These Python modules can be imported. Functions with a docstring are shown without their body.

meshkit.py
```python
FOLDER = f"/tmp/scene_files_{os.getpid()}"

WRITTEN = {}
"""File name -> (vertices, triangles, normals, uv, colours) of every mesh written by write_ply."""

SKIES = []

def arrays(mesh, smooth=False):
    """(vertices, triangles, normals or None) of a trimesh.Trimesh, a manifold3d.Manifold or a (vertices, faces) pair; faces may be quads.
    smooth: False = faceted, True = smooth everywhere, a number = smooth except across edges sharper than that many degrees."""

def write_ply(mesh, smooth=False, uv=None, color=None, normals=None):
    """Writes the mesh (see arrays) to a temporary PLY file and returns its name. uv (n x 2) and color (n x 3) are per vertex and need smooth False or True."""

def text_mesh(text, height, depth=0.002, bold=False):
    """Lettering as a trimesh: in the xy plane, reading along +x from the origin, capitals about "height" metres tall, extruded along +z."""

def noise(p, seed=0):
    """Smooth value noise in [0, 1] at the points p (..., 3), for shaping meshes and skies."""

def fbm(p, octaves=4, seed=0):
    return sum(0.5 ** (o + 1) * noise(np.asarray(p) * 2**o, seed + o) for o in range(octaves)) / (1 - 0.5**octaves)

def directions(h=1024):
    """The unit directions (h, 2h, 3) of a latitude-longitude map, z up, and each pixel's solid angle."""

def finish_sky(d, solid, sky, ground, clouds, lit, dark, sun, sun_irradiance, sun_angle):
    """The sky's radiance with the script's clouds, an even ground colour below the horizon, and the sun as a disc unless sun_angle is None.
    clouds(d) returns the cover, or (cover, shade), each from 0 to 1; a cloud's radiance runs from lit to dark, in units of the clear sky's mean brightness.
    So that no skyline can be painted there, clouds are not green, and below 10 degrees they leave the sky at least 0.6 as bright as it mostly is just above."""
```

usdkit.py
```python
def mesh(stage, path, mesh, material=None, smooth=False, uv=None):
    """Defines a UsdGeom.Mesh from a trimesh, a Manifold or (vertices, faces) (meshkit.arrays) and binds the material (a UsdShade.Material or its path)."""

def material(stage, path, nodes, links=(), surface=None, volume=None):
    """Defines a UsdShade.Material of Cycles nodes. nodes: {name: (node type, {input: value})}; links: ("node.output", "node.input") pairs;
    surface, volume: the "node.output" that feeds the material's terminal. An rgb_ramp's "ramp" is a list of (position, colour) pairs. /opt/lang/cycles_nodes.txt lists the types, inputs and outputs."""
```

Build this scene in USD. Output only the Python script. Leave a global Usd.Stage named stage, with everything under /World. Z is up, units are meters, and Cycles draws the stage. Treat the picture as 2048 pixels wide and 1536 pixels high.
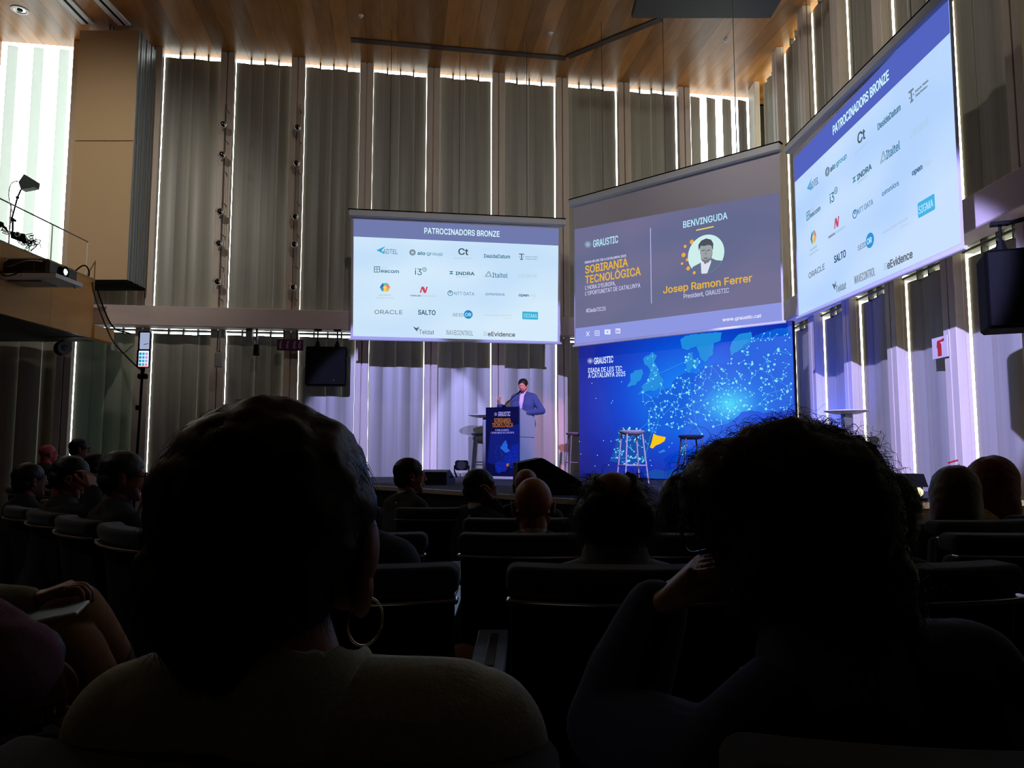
import math, random
import numpy as np
import trimesh
import manifold3d as m3
from manifold3d import Manifold
from shapely.geometry import Polygon, Point, LineString, box as sbox
from shapely.ops import unary_union
import usdkit, meshkit
from pxr import Usd, UsdGeom, UsdLux, UsdShade, Gf, Sdf, Vt

random.seed(7)
RNG = np.random.default_rng(7)
stage = Usd.Stage.CreateInMemory()
UsdGeom.SetStageUpAxis(stage, 'Z')
UsdGeom.SetStageMetersPerUnit(stage, 1.0)
world = UsdGeom.Xform.Define(stage, '/World')
stage.SetDefaultPrim(world.GetPrim())
UsdGeom.Scope.Define(stage, '/World/Looks')

# ------------------------------------------------------------------ camera, lights, exposure
F, PITCH, CZ = 1480.0, math.radians(5.18), 1.45          # focal length in pixels of a 2048 px wide frame
cam = UsdGeom.Camera.Define(stage, '/World/Camera')
cam.CreateHorizontalApertureAttr(36.0)
cam.CreateVerticalApertureAttr(27.0)
cam.CreateFocalLengthAttr(36.0 * F / 2048)
cam.CreateClippingRangeAttr(Gf.Vec2f(0.05, 200))
cam.CreateExposureAttr(0.0)
xf = UsdGeom.Xformable(cam)
xf.AddTranslateOp().Set((0, 0, CZ))
xf.AddRotateXOp().Set(90 + math.degrees(PITCH))

def srgb(c):
    c = np.asarray(c, float) / 255
    return tuple(np.where(c <= .04045, c / 12.92, ((c + .055) / 1.055) ** 2.4))

def spot(name, loc, aim, color, intensity, angle, radius=.06, soft=.15):
    l = UsdLux.SphereLight.Define(stage, '/World/' + name)
    l.CreateRadiusAttr(radius); l.CreateIntensityAttr(intensity); l.CreateColorAttr(Gf.Vec3f(*color))
    sh = UsdLux.ShapingAPI.Apply(l.GetPrim())
    sh.CreateShapingConeAngleAttr(angle); sh.CreateShapingConeSoftnessAttr(soft)
    d = np.array(aim, float) - np.array(loc, float); d /= np.linalg.norm(d)
    z = -d; x = np.cross([0, 0, 1.0], z); x /= np.linalg.norm(x); y = np.cross(z, x)
    m = Gf.Matrix4d(*x, 0, *y, 0, *z, 0, *map(float, loc), 1)
    UsdGeom.Xformable(l).AddTransformOp().Set(m)
    return l

# front-of-house stage lamps high in the hall, a side lamp, and the blue floor wash
for nm, loc, aim, k, ang in (('left', (-1.6, -0.5, 6.4), (-2.3, 14.7, 1.7), 62000, 7), ('middle', (3.0, -0.5, 6.4), (1.3, 13.8, 1.6), 56000, 10.5), ('right', (-1.6, -0.5, 6.4), (5.2, 11.2, 1.6), 105000, 11)):
    spot('stage_front_light_' + nm, loc, aim, (.47, .47, 1.12), k, ang)
spot('stage_pink_light', (3.2, 2.5, 8.6), (.7, 14.4, 1.9), (1.0, .36, .60), 26000, 5, soft=.7)
spot('stage_side_light', (-4.2, 14.02, 6.55), (.5, 13.95, 2.4), (.80, .62, 1.0), 2600, 14)
spot('blue_wash_light', (4.72, 11.75, 1.02), (5.40, 12.05, 2.1), (.03, .09, 1.0), 3000, 48, soft=.6)
# dimmed house lights under the ceiling, turned to the walls
for i, (p, q, k, w) in enumerate([((-5.5, 5.0, 8.9), (-7.5, 13.4, 6.0), 2300, 21), ((-1.0, 5.5, 8.9), (-1.8, 14.8, 6.0), 700, 38), ((2.6, 6.0, 8.9), (3.4, 15.5, 6.0), 680, 38), ((-0.5, 7.5, 8.9), (5.3, 10.5, 6.4), 800, 36)]):
    spot(f'house_light_{i + 1:03d}', p, q, (1.0, .93, .84), k, w, .10, 1.0)
spot('left_block_light', (-8.6, 2.4, 8.8), (-2.5, 3.9, 1.0), (1.0, .98, 1.0), 380, 12, .10, .8)
l = UsdLux.DiskLight.Define(stage, '/World/balcony_downlight')
l.CreateRadiusAttr(.10); l.CreateIntensityAttr(300); l.CreateColorAttr(Gf.Vec3f(1.0, .80, .56)); UsdGeom.Xformable(l).AddTranslateOp().Set((-8.6, 9.0, 9.42))

# ------------------------------------------------------------------ helpers
LK = '/World/Looks/'
NAMES = {}

def numbered(path):
    n = NAMES.get(path, -1) + 1
    NAMES[path] = n
    return path if n == 0 else f'{path}_{n:03d}'

def setd(p, label=None, cat=None, group=None, kind=None):
    for k, v in (('label', label), ('category', cat), ('group', group), ('kind', kind)):
        if v: p.SetCustomDataByKey(k, v)
    return p

def thing(name, label, cat, loc=(0, 0, 0), rotz=0, group=None, kind=None):
    x = UsdGeom.Xform.Define(stage, numbered('/World/' + name))
    x.AddTranslateOp().Set(tuple(map(float, loc))); x.AddRotateZOp().Set(float(rotz))
    return setd(x.GetPrim(), label, cat, group, kind)

def obj(name, mesh, m, parent=None, smooth=False, label=None, kind=None, cat=None, group=None):
    base = '/World' if parent is None else str(parent.GetPath())
    p = usdkit.mesh(stage, numbered(base + '/' + name), mesh, m, smooth).GetPrim()
    return setd(p, label, cat, group, kind)

def struct(name, mesh, m, parent=None, smooth=False):
    return obj(name, mesh, m, parent, smooth, kind=None if parent else 'structure')

def dup(root, loc, rotz, label, group=None):
    was = root.GetCustomData()
    r = thing(root.GetName().split('_0')[0], label, was['category'], loc, rotz, group or was.get('group'))
    r.GetReferences().AddInternalReference(root.GetPath()); r.SetInstanceable(True)
    return r

cat_ = trimesh.util.concatenate

def bx(x0, x1, y0, y1, z0, z1):
    m = trimesh.creation.box([abs(x1 - x0), abs(y1 - y0), abs(z1 - z0)])
    m.apply_translation([(x0 + x1) / 2, (y0 + y1) / 2, (z0 + z1) / 2])
    return m

def cham(x0, x1, y0, y1, z0, z1, r=.01):
    s = np.array([[sx, sy, sz] for sx in (-1, 1) for sy in (-1, 1) for sz in (-1, 1)], float)
    c = np.array([(x0 + x1) / 2, (y0 + y1) / 2, (z0 + z1) / 2]); h = np.array([abs(x1 - x0), abs(y1 - y0), abs(z1 - z0)]) / 2
    pts = [c + s * (h - np.array(e)) for e in ([0, r, r], [r, 0, r], [r, r, 0])]
    return man2tri(Manifold.hull_points(np.vstack(pts)))

def man2tri(m):
    q = m.to_mesh()
    return trimesh.Trimesh(np.array(q.vert_properties)[:, :3], np.array(q.tri_verts), process=False)

def cyl(p, q, r, r2=None, n=12):
    p, q = np.array(p, float), np.array(q, float)
    r2 = r if r2 is None else r2
    t = (q - p) / np.linalg.norm(q - p)
    a = np.cross(t, [0, 0, 1.0] if abs(t[2]) < .9 else [1.0, 0, 0]); a /= np.linalg.norm(a); b = np.cross(t, a)
    th = np.arange(n) * 2 * np.pi / n
    ring = np.cos(th)[:, None] * a + np.sin(th)[:, None] * b
    v = np.vstack([p + ring * r, q + ring * r2, [p], [q]])
    i = np.arange(n); j = (i + 1) % n
    f = np.vstack([np.c_[i, j, n + j], np.c_[i, n + j, n + i], np.c_[j, i, np.full(n, 2 * n)], np.c_[n + i, n + j, np.full(n, 2 * n + 1)]])
    return trimesh.Trimesh(v, f[:, ::-1] if np.dot(np.cross(a, b), t) < 0 else f, process=False)

def tube(pts, r, n=8):
    pts = np.asarray(pts, float)
    t = np.gradient(pts, axis=0); t /= np.linalg.norm(t, axis=1, keepdims=True) + 1e-12
    a = np.cross(t, np.where(np.abs(t[:, 2:]) < .9, [0, 0, 1.0], [1.0, 0, 0])); a /= np.linalg.norm(a, axis=1, keepdims=True)
    b = np.cross(t, a); th = np.arange(n) * 2 * np.pi / n
    rr = np.broadcast_to(r, (len(pts),))[:, None, None]
    v = pts[:, None] + rr * (np.cos(th)[None, :, None] * a[:, None] + np.sin(th)[None, :, None] * b[:, None])
    i, j = np.meshgrid(np.arange(len(pts) - 1), np.arange(n), indexing='ij')
    q = np.stack([i * n + j, i * n + (j + 1) % n, (i + 1) * n + (j + 1) % n, (i + 1) * n + j], -1).reshape(-1, 4)
    f = np.vstack([q[:, [0, 1, 2]], q[:, [0, 2, 3]]])
    c0, c1 = len(pts) * n, len(pts) * n + 1
    k = np.arange(n); kk = (k + 1) % n; e = (len(pts) - 1) * n
    f = np.vstack([f, np.c_[kk, k, np.full(n, c0)], np.c_[e + k, e + kk, np.full(n, c1)]])
    return trimesh.Trimesh(np.vstack([v.reshape(-1, 3), pts[:1], pts[-1:]]), f, process=False)

def bez(*P, n=14):
    P = [np.array(p, float) for p in P]
    out = []
    for t in np.linspace(0, 1, n):
        Q = P
        while len(Q) > 1: Q = [a * (1 - t) + b * t for a, b in zip(Q, Q[1:])]
        out.append(Q[0])
    return np.array(out)

def lathe(prof, n=24):
    return trimesh.creation.revolve(np.array(prof, float), sections=n)

def moved(m, t=(0, 0, 0), rz=0, rx=0, ry=0):
    m = m.copy()
    for a, ax in ((rx, [1, 0, 0]), (ry, [0, 1, 0]), (rz, [0, 0, 1])):
        if a: m.apply_transform(trimesh.transformations.rotation_matrix(a, ax))
    m.apply_translation(t)
    return m

def ray(x, y):
    c, s = math.cos(PITCH), math.sin(PITCH)
    b = (768 - y) / F
    return np.array([(x - 1024) / F, c - b * s, s + b * c])

def at(x, y, depth):            # a point of the hall: the pixel's direction, at a measured distance down the hall
    r = ray(x, y)
    p = r * (depth / r[1]); p[2] += CZ
    return p

def atz(x, y, z):
    r = ray(x, y); p = r * ((z - CZ) / r[2]); p[2] += CZ
    return p

class Frame:                    # an upright plane: local x along it, -y towards the viewer, z up
    def __init__(s, o, deg):
        s.o = np.array(o, float); s.deg = deg; a = math.radians(deg)
        s.u = np.array([math.cos(a), math.sin(a), 0]); s.b = np.array([-math.sin(a), math.cos(a), 0])
    def uv(s, x, y):
        r = ray(x, y); o = s.o - [0, 0, CZ]
        p = r * (np.dot(o, s.b) / np.dot(r, s.b)) - o
        return np.array([np.dot(p, s.u), p[2]])
    def w(s, u, d, z):
        return s.o + s.u * u + s.b * d + [0, 0, z]

def sheet(poly, d0, d1):         # a flat outline in (u, z) given a thickness, from depth d0 (viewer side, negative y) to d1
    polys = getattr(poly, 'geoms', [poly])
    ms = []
    for g in polys:
        if g.is_empty or g.area < 1e-8: continue
        m = trimesh.creation.extrude_polygon(g, abs(d1 - d0), engine='earcut')
        v = np.array(m.vertices)
        m.vertices = np.c_[v[:, 0], min(d0, d1) + (abs(d1 - d0) - v[:, 2]), v[:, 1]]
        ms.append(m)
    return cat_(ms)

_T = {}
def lettering(text, p0, p1, h, d, bold=False, thick=.004):
    """letters in (u, z) from baseline start p0 to baseline end p1, capitals h high, standing thick proud at depth d"""
    if (text, bold) not in _T:
        m = meshkit.text_mesh(text, 1.0, 1.0, bold)
        m.apply_translation([-m.bounds[0][0], 0, 0]); _T[(text, bold)] = m
    m = _T[(text, bold)].copy()
    L = m.bounds[1][0]
    v = np.array(m.vertices)
    w = p1[0] - p0[0]; sh = (p1[1] - p0[1])
    u = v[:, 0] / L
    m.vertices = np.c_[p0[0] + u * w, d - v[:, 2] * thick, p0[1] + u * sh + v[:, 1] * h]
    return m

def circle(c, r, n=20): return Point(*c).buffer(r, quad_segs=max(2, n // 4))

# ------------------------------------------------------------------ materials
def M(name, rgb, rough=.5, metal=0., spec=.5, noise=None, bump=None, sheen=0., coat=0., lin=None):
    c = lin or srgb(rgb)
    nodes = {'p': ('principled_bsdf', {'base_color': c, 'roughness': rough, 'metallic': metal, 'specular_ior_level': spec, 'sheen_weight': sheen, 'coat_weight': coat})}
    links = []
    if noise or bump: nodes['tc'] = ('texture_coordinate', {})
    if noise:
        sc, amt = noise[:2]; st = noise[2] if len(noise) > 2 else (1, 1, 1)
        nodes['mp'] = ('mapping', {'scale': st}); nodes['n'] = ('noise_texture', {'scale': sc, 'detail': 4})
        nodes['r'] = ('rgb_ramp', {'ramp': [(.3, tuple(x * (1 - amt) for x in c)), (.7, tuple(min(1, x * (1 + amt)) for x in c))]})
        links += [('tc.object', 'mp.vector'), ('mp.vector', 'n.vector'), ('n.fac', 'r.fac'), ('r.color', 'p.base_color')]
    if bump:
        nodes['n2'] = ('noise_texture', {'scale': bump[0], 'detail': 3}); nodes['b'] = ('bump', {'strength': bump[1], 'distance': bump[2] if len(bump) > 2 else .01})
        links += [('tc.object', 'n2.vector'), ('n2.fac', 'b.height'), ('b.normal', 'p.normal')]
    return usdkit.material(stage, LK + name, nodes, links, surface='p.BSDF')

_E = {}
def E(rgb, k=1.0):
    key = tuple(int(x) for x in rgb) + (int(k * 100),)
    if key not in _E:
        _E[key] = usdkit.material(stage, LK + 'glow_%d_%d_%d_%d' % key, {'e': ('emission', {'color': srgb(rgb), 'strength': k})}, surface='e.emission')
    return _E[key]

def wood(name, a, b, stretch, rough=.38, vary=.35):
    return usdkit.material(stage, LK + name, {
        'tc': ('texture_coordinate', {}), 'mp': ('mapping', {'scale': stretch}), 'n': ('noise_texture', {'scale': 3.0, 'detail': 6, 'distortion': .4}),
        'r': ('rgb_ramp', {'ramp': [(.25, srgb(a)), (.75, srgb(b))]}), 'oi': ('object_info', {}),
        'mr': ('map_range', {'to_min': 1 - vary, 'to_max': 1 + vary * .4}), 'mx': ('mix', {'mix_type': 'multiply', 'fac': 1.0}),
        'cc': ('combine_xyz', {}), 'p': ('principled_bsdf', {'roughness': rough, 'specular_ior_level': .4})},
        [('tc.object', 'mp.vector'), ('mp.vector', 'n.vector'), ('n.fac', 'r.fac'), ('r.color', 'mx.color1'), ('oi.random', 'mr.value'),
         ('mr.result', 'cc.x'), ('mr.result', 'cc.y'), ('mr.result', 'cc.z'), ('cc.vector', 'mx.color2'), ('mx.color', 'p.base_color')], surface='p.BSDF')

plank_m = wood('ceiling_wood', (150, 95, 42), (186, 124, 60), (3.2, .5, 3.2), .34)
parapet_m = wood('parapet_wood', (168, 112, 50), (200, 142, 74), (6, .4, 1), .4, .12)
pil_m = M('pilaster_paint', (204, 190, 176), .45, noise=(3, .06, (6, 6, .3)))
slat_m = M('slat_metal', (150, 148, 139), .42, .08, noise=(2.2, .10, (9, 9, .12)))
slat_open_m = usdkit.material(stage, LK + 'slat_pale', {'d': ('principled_bsdf', {'base_color': srgb((190, 205, 200)), 'roughness': .5}), 't': ('translucent_bsdf', {'color': srgb((226, 228, 224))}), 'm': ('mix_closure', {'fac': .62})},
    [('d.BSDF', 'm.closure1'), ('t.BSDF', 'm.closure2')], surface='m.closure')
slat_half_m = usdkit.material(stage, LK + 'slat_thin', {'d': ('principled_bsdf', {'base_color': srgb((150, 152, 142)), 'roughness': .4}), 't': ('translucent_bsdf', {'color': srgb((150, 170, 155))}), 'm': ('mix_closure', {'fac': .12})},
    [('d.BSDF', 'm.closure1'), ('t.BSDF', 'm.closure2')], surface='m.closure')
beam_m = M('beam_paint', (206, 188, 184), .55)
rail_m = M('rail_dark', (70, 70, 64), .5)
pane_m = usdkit.material(stage, LK + 'daylit_glass', {'e': ('emission', {'color': (.88, 1.0, .97), 'strength': 3.6})}, surface='e.emission')
floor_m = M('hall_carpet', (24, 22, 24), .95, noise=(60, .2))
stage_m = M('stage_carpet', (38, 38, 50), .9, noise=(90, .2), bump=(400, .3))
stagefront_m = M('stage_front_black', (16, 16, 22), .7)
white_m = M('white_paint', (220, 216, 214), .45)
dark_wall_m = M('rear_wall', (40, 34, 30), .7)
left_wall_m = wood('left_wall_wood', (120, 76, 40), (150, 98, 52), (1, .4, 4), .45, .0)
acoustic_m = M('acoustic_felt', (208, 180, 142), .85, noise=(220, .10), bump=(300, .15, .004))
alu_m = M('brushed_alu', (150, 158, 166), .38, .85)
black_m = M('matt_black', (6, 6, 7), .7, spec=.12)
blackgloss_m = M('gloss_black', (10, 10, 12), .25)
grille_m = M('speaker_grille', (4, 4, 5), .8, spec=.05, bump=(500, .4, .002))
chrome_m = M('chrome', (210, 210, 210), .12, 1.0)
pane2_m = usdkit.material(stage, LK + 'daylit_glass_warm', {'e': ('emission', {'color': (.98, 1.0, .74), 'strength': 3.0})}, surface='e.emission')
steel_m = M('grey_steel', (120, 120, 122), .4, .6)
screen_case_m = M('screen_case', (196, 198, 206), .4)
fabric_grey_m = M('screen_border', (196, 190, 204), .7)

# ------------------------------------------------------------------ structure: floor, stage, ceiling, walls
CEIL = 9.45
def floor_z(y): return .035 * (7 - y) if y < 7 else 0.0

ys = np.array([-6.0, 7.0, 17.5]); zs = [floor_z(y) for y in ys]
v, f = [], []
for y, z in zip(ys, zs):
    for x in (-10.15, 6.2):
        v += [[x, y, z], [x, y, -.3]]
for k in range(2):
    a = 4 * k
    f += [[a, a + 2, a + 6], [a, a + 6, a + 4], [a + 1, a + 7, a + 3], [a + 1, a + 5, a + 7], [a, a + 4, a + 5], [a, a + 5, a + 1], [a + 2, a + 7, a + 6], [a + 2, a + 3, a + 7]]
f += [[0, 1, 3], [0, 3, 2], [8, 10, 11], [8, 11, 9]]
struct('floor', trimesh.Trimesh(v, f), floor_m)

STZ = .95
edge = [(-3.9, 11.9), (-1.95, 10.7), (-1.15, 9.88), (-.59, 9.27), (.45, 7.95), (1.36, 7.04), (2.2, 6.85), (3.95, 7.2), (5.2, 7.6)]
stp = Polygon(edge + [(5.05, 15.7), (-4.5, 14.15)])
stg = thing('stage_platform', 'low black stage with dark carpet top and white front edge', 'stage')
m = trimesh.creation.extrude_polygon(stp, .05, engine='earcut'); m.apply_translation([0, 0, STZ - .05])
obj('deck', m, stage_m, stg)
m = trimesh.creation.extrude_polygon(stp.buffer(-.03), STZ - .05, engine='earcut')
obj('skirt', m, stagefront_m, stg)
for a, b in zip(edge, edge[1:]):
    a, b = np.array(a), np.array(b); t = (b - a) / np.linalg.norm(b - a); n = np.array([t[1], -t[0]])
    q = Polygon([a + n * .012, b + n * .012, b - n * .035, a - n * .035])
    m = trimesh.creation.extrude_polygon(q, .055, engine='earcut'); m.apply_translation([0, 0, STZ - .052])
    obj('edge_trim', m, white_m, stg, label='white painted strip along the stage edge')

ANG = 8.62
BW = Frame((-1.2, 14.9, 0), ANG)
RWO = np.array([5.26, 15.87, 0]); RW = Frame(RWO, -90.6)
PITCHB, S0 = 1.373, -5.80

ce = thing('ceiling', None, None, BW.o, ANG, kind='structure')
s = -9.3
i = 0
while s < 8.2:
    y1 = .5; 
    cuts = [y1, -3.3 - .7 * (i % 3), -9.5 - 1.1 * (i % 2), -15.5 - .6 * (i % 3), -21.5]
    for a, b in zip(cuts, cuts[1:]):
        obj('ceiling_plank', bx(s + .0015, s + .2985, b + .001, a - .001, CEIL, CEIL + .03), plank_m, ce)
    s += .3; i += 1
obj('ceiling_slab', bx(-9.5, 8.4, -21.6, .6, CEIL + .03, CEIL + .2), dark_wall_m, ce)

def wall_frame(name, fr):
    return thing(name, None, None, fr.o, fr.deg, kind='structure')

def slat(s0, s1, d, z0, z1, tilt=0., bow=.04, n=7):
    """a vertical metal slat with a bowed section, turned by tilt about its own axis"""
    w = s1 - s0; u = np.linspace(-.5, .5, n)
    x = u * w; y = bow * (4 * u * u - 1) * .5
    c, sn = math.cos(tilt), math.sin(tilt)
    X = (s0 + s1) / 2 + x * c - y * sn; Y = d + x * sn + y * c
    th = .006
    sec = np.vstack([np.c_[X, Y], np.c_[X, Y + th][::-1]])
    k = len(sec)
    v = np.vstack([np.c_[sec, np.full(k, z0)], np.c_[sec, np.full(k, z1)]])
    i = np.arange(k); j = (i + 1) % k
    f = np.vstack([np.c_[i, j, k + j], np.c_[i, k + j, k + i]])
    cap = []
    for q in range(n - 1):
        A, B, C, D = q, q + 1, k - 2 - q, k - 1 - q
        cap += [[A, C, B], [A, D, C], [k + A, k + B, k + C], [k + A, k + C, k + D]]
    return trimesh.Trimesh(v, np.vstack([f, cap]), process=False)

WIN = [0]
def bay(wall, fr, s0, s1, z0, z1, top_gap, opened=0., m=slat_m, count=4, pane=True):
    if opened and opened < .5: count = 3
    w = (s1 - s0 - .026) / count
    D = .20
    for i in range(count):
        a = s0 + .013 + i * w
        if opened:
            t = RNG.uniform(.15, .3); c = a + w / 2
            obj('blind_slat', slat(c - w * opened / 2, c + w * opened / 2, D, z0, z1 - top_gap, t, .02), m, wall, smooth=35)
        else:
            t = (.09, -.05, .11, -.08)[i % 4] + RNG.uniform(-.03, .03)
            e = RNG.uniform(-.012, .012)
            obj('blind_slat', slat(a - .012, a + w + (.012 if i < count - 1 else 0), D + (0, .012, -.004, .014)[i % 4], z0, z1 - top_gap + e, t, (.034, .020, .040, .024)[i % 4]), m, wall, smooth=35)
    if not opened:
        obj('slat_carriers', cat_([bx(s0 + .013 + q * w - .012, s0 + .013 + q * w + .012, .17, .25, z1 - top_gap - .02, z1) for q in range(1, count)]), rail_m, wall)
    if pane:
        WIN[0] += 1
        o = fr.w(0, 0, 0)
        p = thing(f'window_{WIN[0]}', None, None, fr.o, fr.deg, kind='structure')
        obj('pane', bx(s0 - .13, s1 + .13, .275, .29, z0, z1), pane2_m if fr is RW else pane_m, p)

B0, B1 = 3.80, 4.18
wb = wall_frame('wall_back', BW)
wr = wall_frame('wall_right', RW)
SC = 6.54                                  # the corner with the right wall, along the back wall
for wall, fr, ks, s_of, send in ((wb, BW, range(-2, 9), lambda k: S0 + PITCHB * k, SC), (wr, RW, range(0, 10), lambda k: .46 + PITCHB * k, 99)):
    for k in ks:
        a = s_of(k); b = a + PITCHB - .265
        if fr is BW and k == -2: a -= .32
        if fr is BW and k == 8: b = send + .16
        for (z0, z1, g) in ((0.0, B0 + .12, .20), (B1 - .1, CEIL, .115)):
            up = z0 > 1
            op = 0.
            mm = slat_m
            if fr is BW and up and k == 8: op = .62
            if fr is BW and up and k == -2: op, mm = .36, slat_open_m
            if fr is RW and up and k == 0: op = .8
            if fr is BW and not up and k == -1: mm = slat_half_m
            bay(wall, fr, a, b, z0, z1, g, op, mm)
            if not up:
                obj('head_rail', bx(a, b, .12, .26, B0 - .035, B0 - .005), rail_m, wall)
                obj('head_rail', bx(a, b, .10, .26, B0 + .040, B0 + .085), rail_m, wall)
        # pilaster between this bay and the next: two boards with a dark joint
        p0, p1 = b, s_of(k + 1)
        if fr is BW and k == 8: continue
        mid = (p0 + p1) / 2
        for z0, z1 in ((0, B0), (B1, CEIL)):
            obj('pilaster', cham(p0, mid - .012, .0, .11, z0, z1, .006), pil_m, wall)
            obj('pilaster', cham(mid + .006, p1, .0, .11, z0, z1, .006), pil_m, wall)
            obj('pilaster_core', bx(p0 + .012, p1 - .012, .06, .16, z0, z1), pil_m, wall)
a = .46
for z0, z1 in ((0, B0), (B1, CEIL)):
    obj('pilaster', cham(.05, a, .0, .11, z0, z1, .006), pil_m, wr)
obj('outer_wall', bx(-9.6, 8.2, .60, .75, 0, CEIL), dark_wall_m, wb)
obj('outer_wall', bx(-1.2, 22.5, .60, .75, 0, CEIL), dark_wall_m, wr)
obj('side_panel', bx(14.0, 22.5, .0, .3, 0, CEIL), dark_wall_m, wr)
t1 = thing('trim_1', None, None, BW.o, ANG, kind='structure')
obj('beam', cham(-8.9, SC - .1, -.30, .05, B0, B1, .012), beam_m, t1)
t2 = thing('trim_2', None, None, RW.o, RW.deg, kind='structure')
obj('beam', cham(.0, 22.3, -.27, .05, B0, B1, .012), beam_m, t2)
struct('wall_left', bx(-10.15, -10.0, -6.1, 14.2, 0, CEIL), left_wall_m)
struct('wall_rear', bx(-10.15, 6.3, -6.2, -6.0, -.2, CEIL), dark_wall_m)

# dark curtain tracks and recesses in the ceiling
def strip(name, p, q, w, z, h, m):
    p, q = np.array(p[:2]), np.array(q[:2]); t = (q - p) / np.linalg.norm(q - p); n = np.array([-t[1], t[0]]) * w / 2
    e = trimesh.creation.extrude_polygon(Polygon([p + n, q + n, q - n, p - n]), h, engine='earcut'); e.apply_translation([0, 0, z])
    return struct(name, e, m)
slot_m = M('slot_brown', (52, 26, 14), .6)
strip('trim_3', atz(702, 79, CEIL), atz(1132, 116, CEIL), .15, CEIL - .02, .03, slot_m)
strip('trim_4', atz(1136, 113, CEIL), atz(1322, 37, CEIL), .15, CEIL - .02, .03, slot_m)
for (a, b) in (((132, 0), (176, 46)), ((203, 0), (249, 48))):
    p, q = atz(*a, CEIL), atz(*b, CEIL)
    p = p + (p - q) * 6
    d = (q - p)[:2] / np.linalg.norm((q - p)[:2]); n = np.array([-d[1], d[0]])
    t = thing('trim_%d' % (5 if a[0] == 132 else 6), None, None, kind='structure')
    for off in (-.075, .075):
        pp, qq = p[:2] + n * off, q[:2] + n * off
        e = trimesh.creation.extrude_polygon(Polygon([pp + n * .045, qq + n * .045, qq - n * .045, pp - n * .045]), .03, engine='earcut'); e.apply_translation([0, 0, CEIL - .028])
        obj('track', e, white_m, t)
    e = trimesh.creation.extrude_polygon(Polygon([p[:2] + n * .03, q[:2] + n * .03, q[:2] - n * .03, p[:2] - n * .03]), .02, engine='earcut'); e.apply_translation([0, 0, CEIL - .018])
    obj('track_slot', e, black_m, t)

# ------------------------------------------------------------------ balcony
BX = -7.42
bal = thing('balcony', 'wood-clad balcony with thin railing along the left wall', 'balcony')
obj('slab', bx(-10.0, BX - .055, -6, 13.45, 3.45, 3.67), dark_wall_m, bal)
y = 12.95
while y > -5:
    obj('parapet_panel', bx(BX - .06, BX, y - 1.2 + .004, y, 3.44, 4.48), parapet_m, bal); y -= 1.2
obj('parapet_panel', bx(-8.1, BX - .06, 12.89, 12.95, 3.44, 4.48), parapet_m, bal)
obj('coping', bx(BX - .10, BX + .006, -5, 12.96, 4.48, 4.50), M('coping_grey', (150, 140, 125), .5), bal)
obj('slab_edge', bx(-7.6, BX + .03, 12.96, 13.60, 3.44, 3.68), parapet_m, bal)
rl = []
for yy in (12.75, 11.75, 10.75, 9.75, 8.75):
    rl.append(yy)
    obj('railing_post', cyl((BX - .05, yy, 4.50), (BX - .05, yy, 5.12), .010, n=8), white_m, bal)
obj('handrail', tube([(BX - .05, y, 5.12) for y in (6.0, 8.0, 12.0, 12.76)], .011), steel_m, bal)

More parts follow.
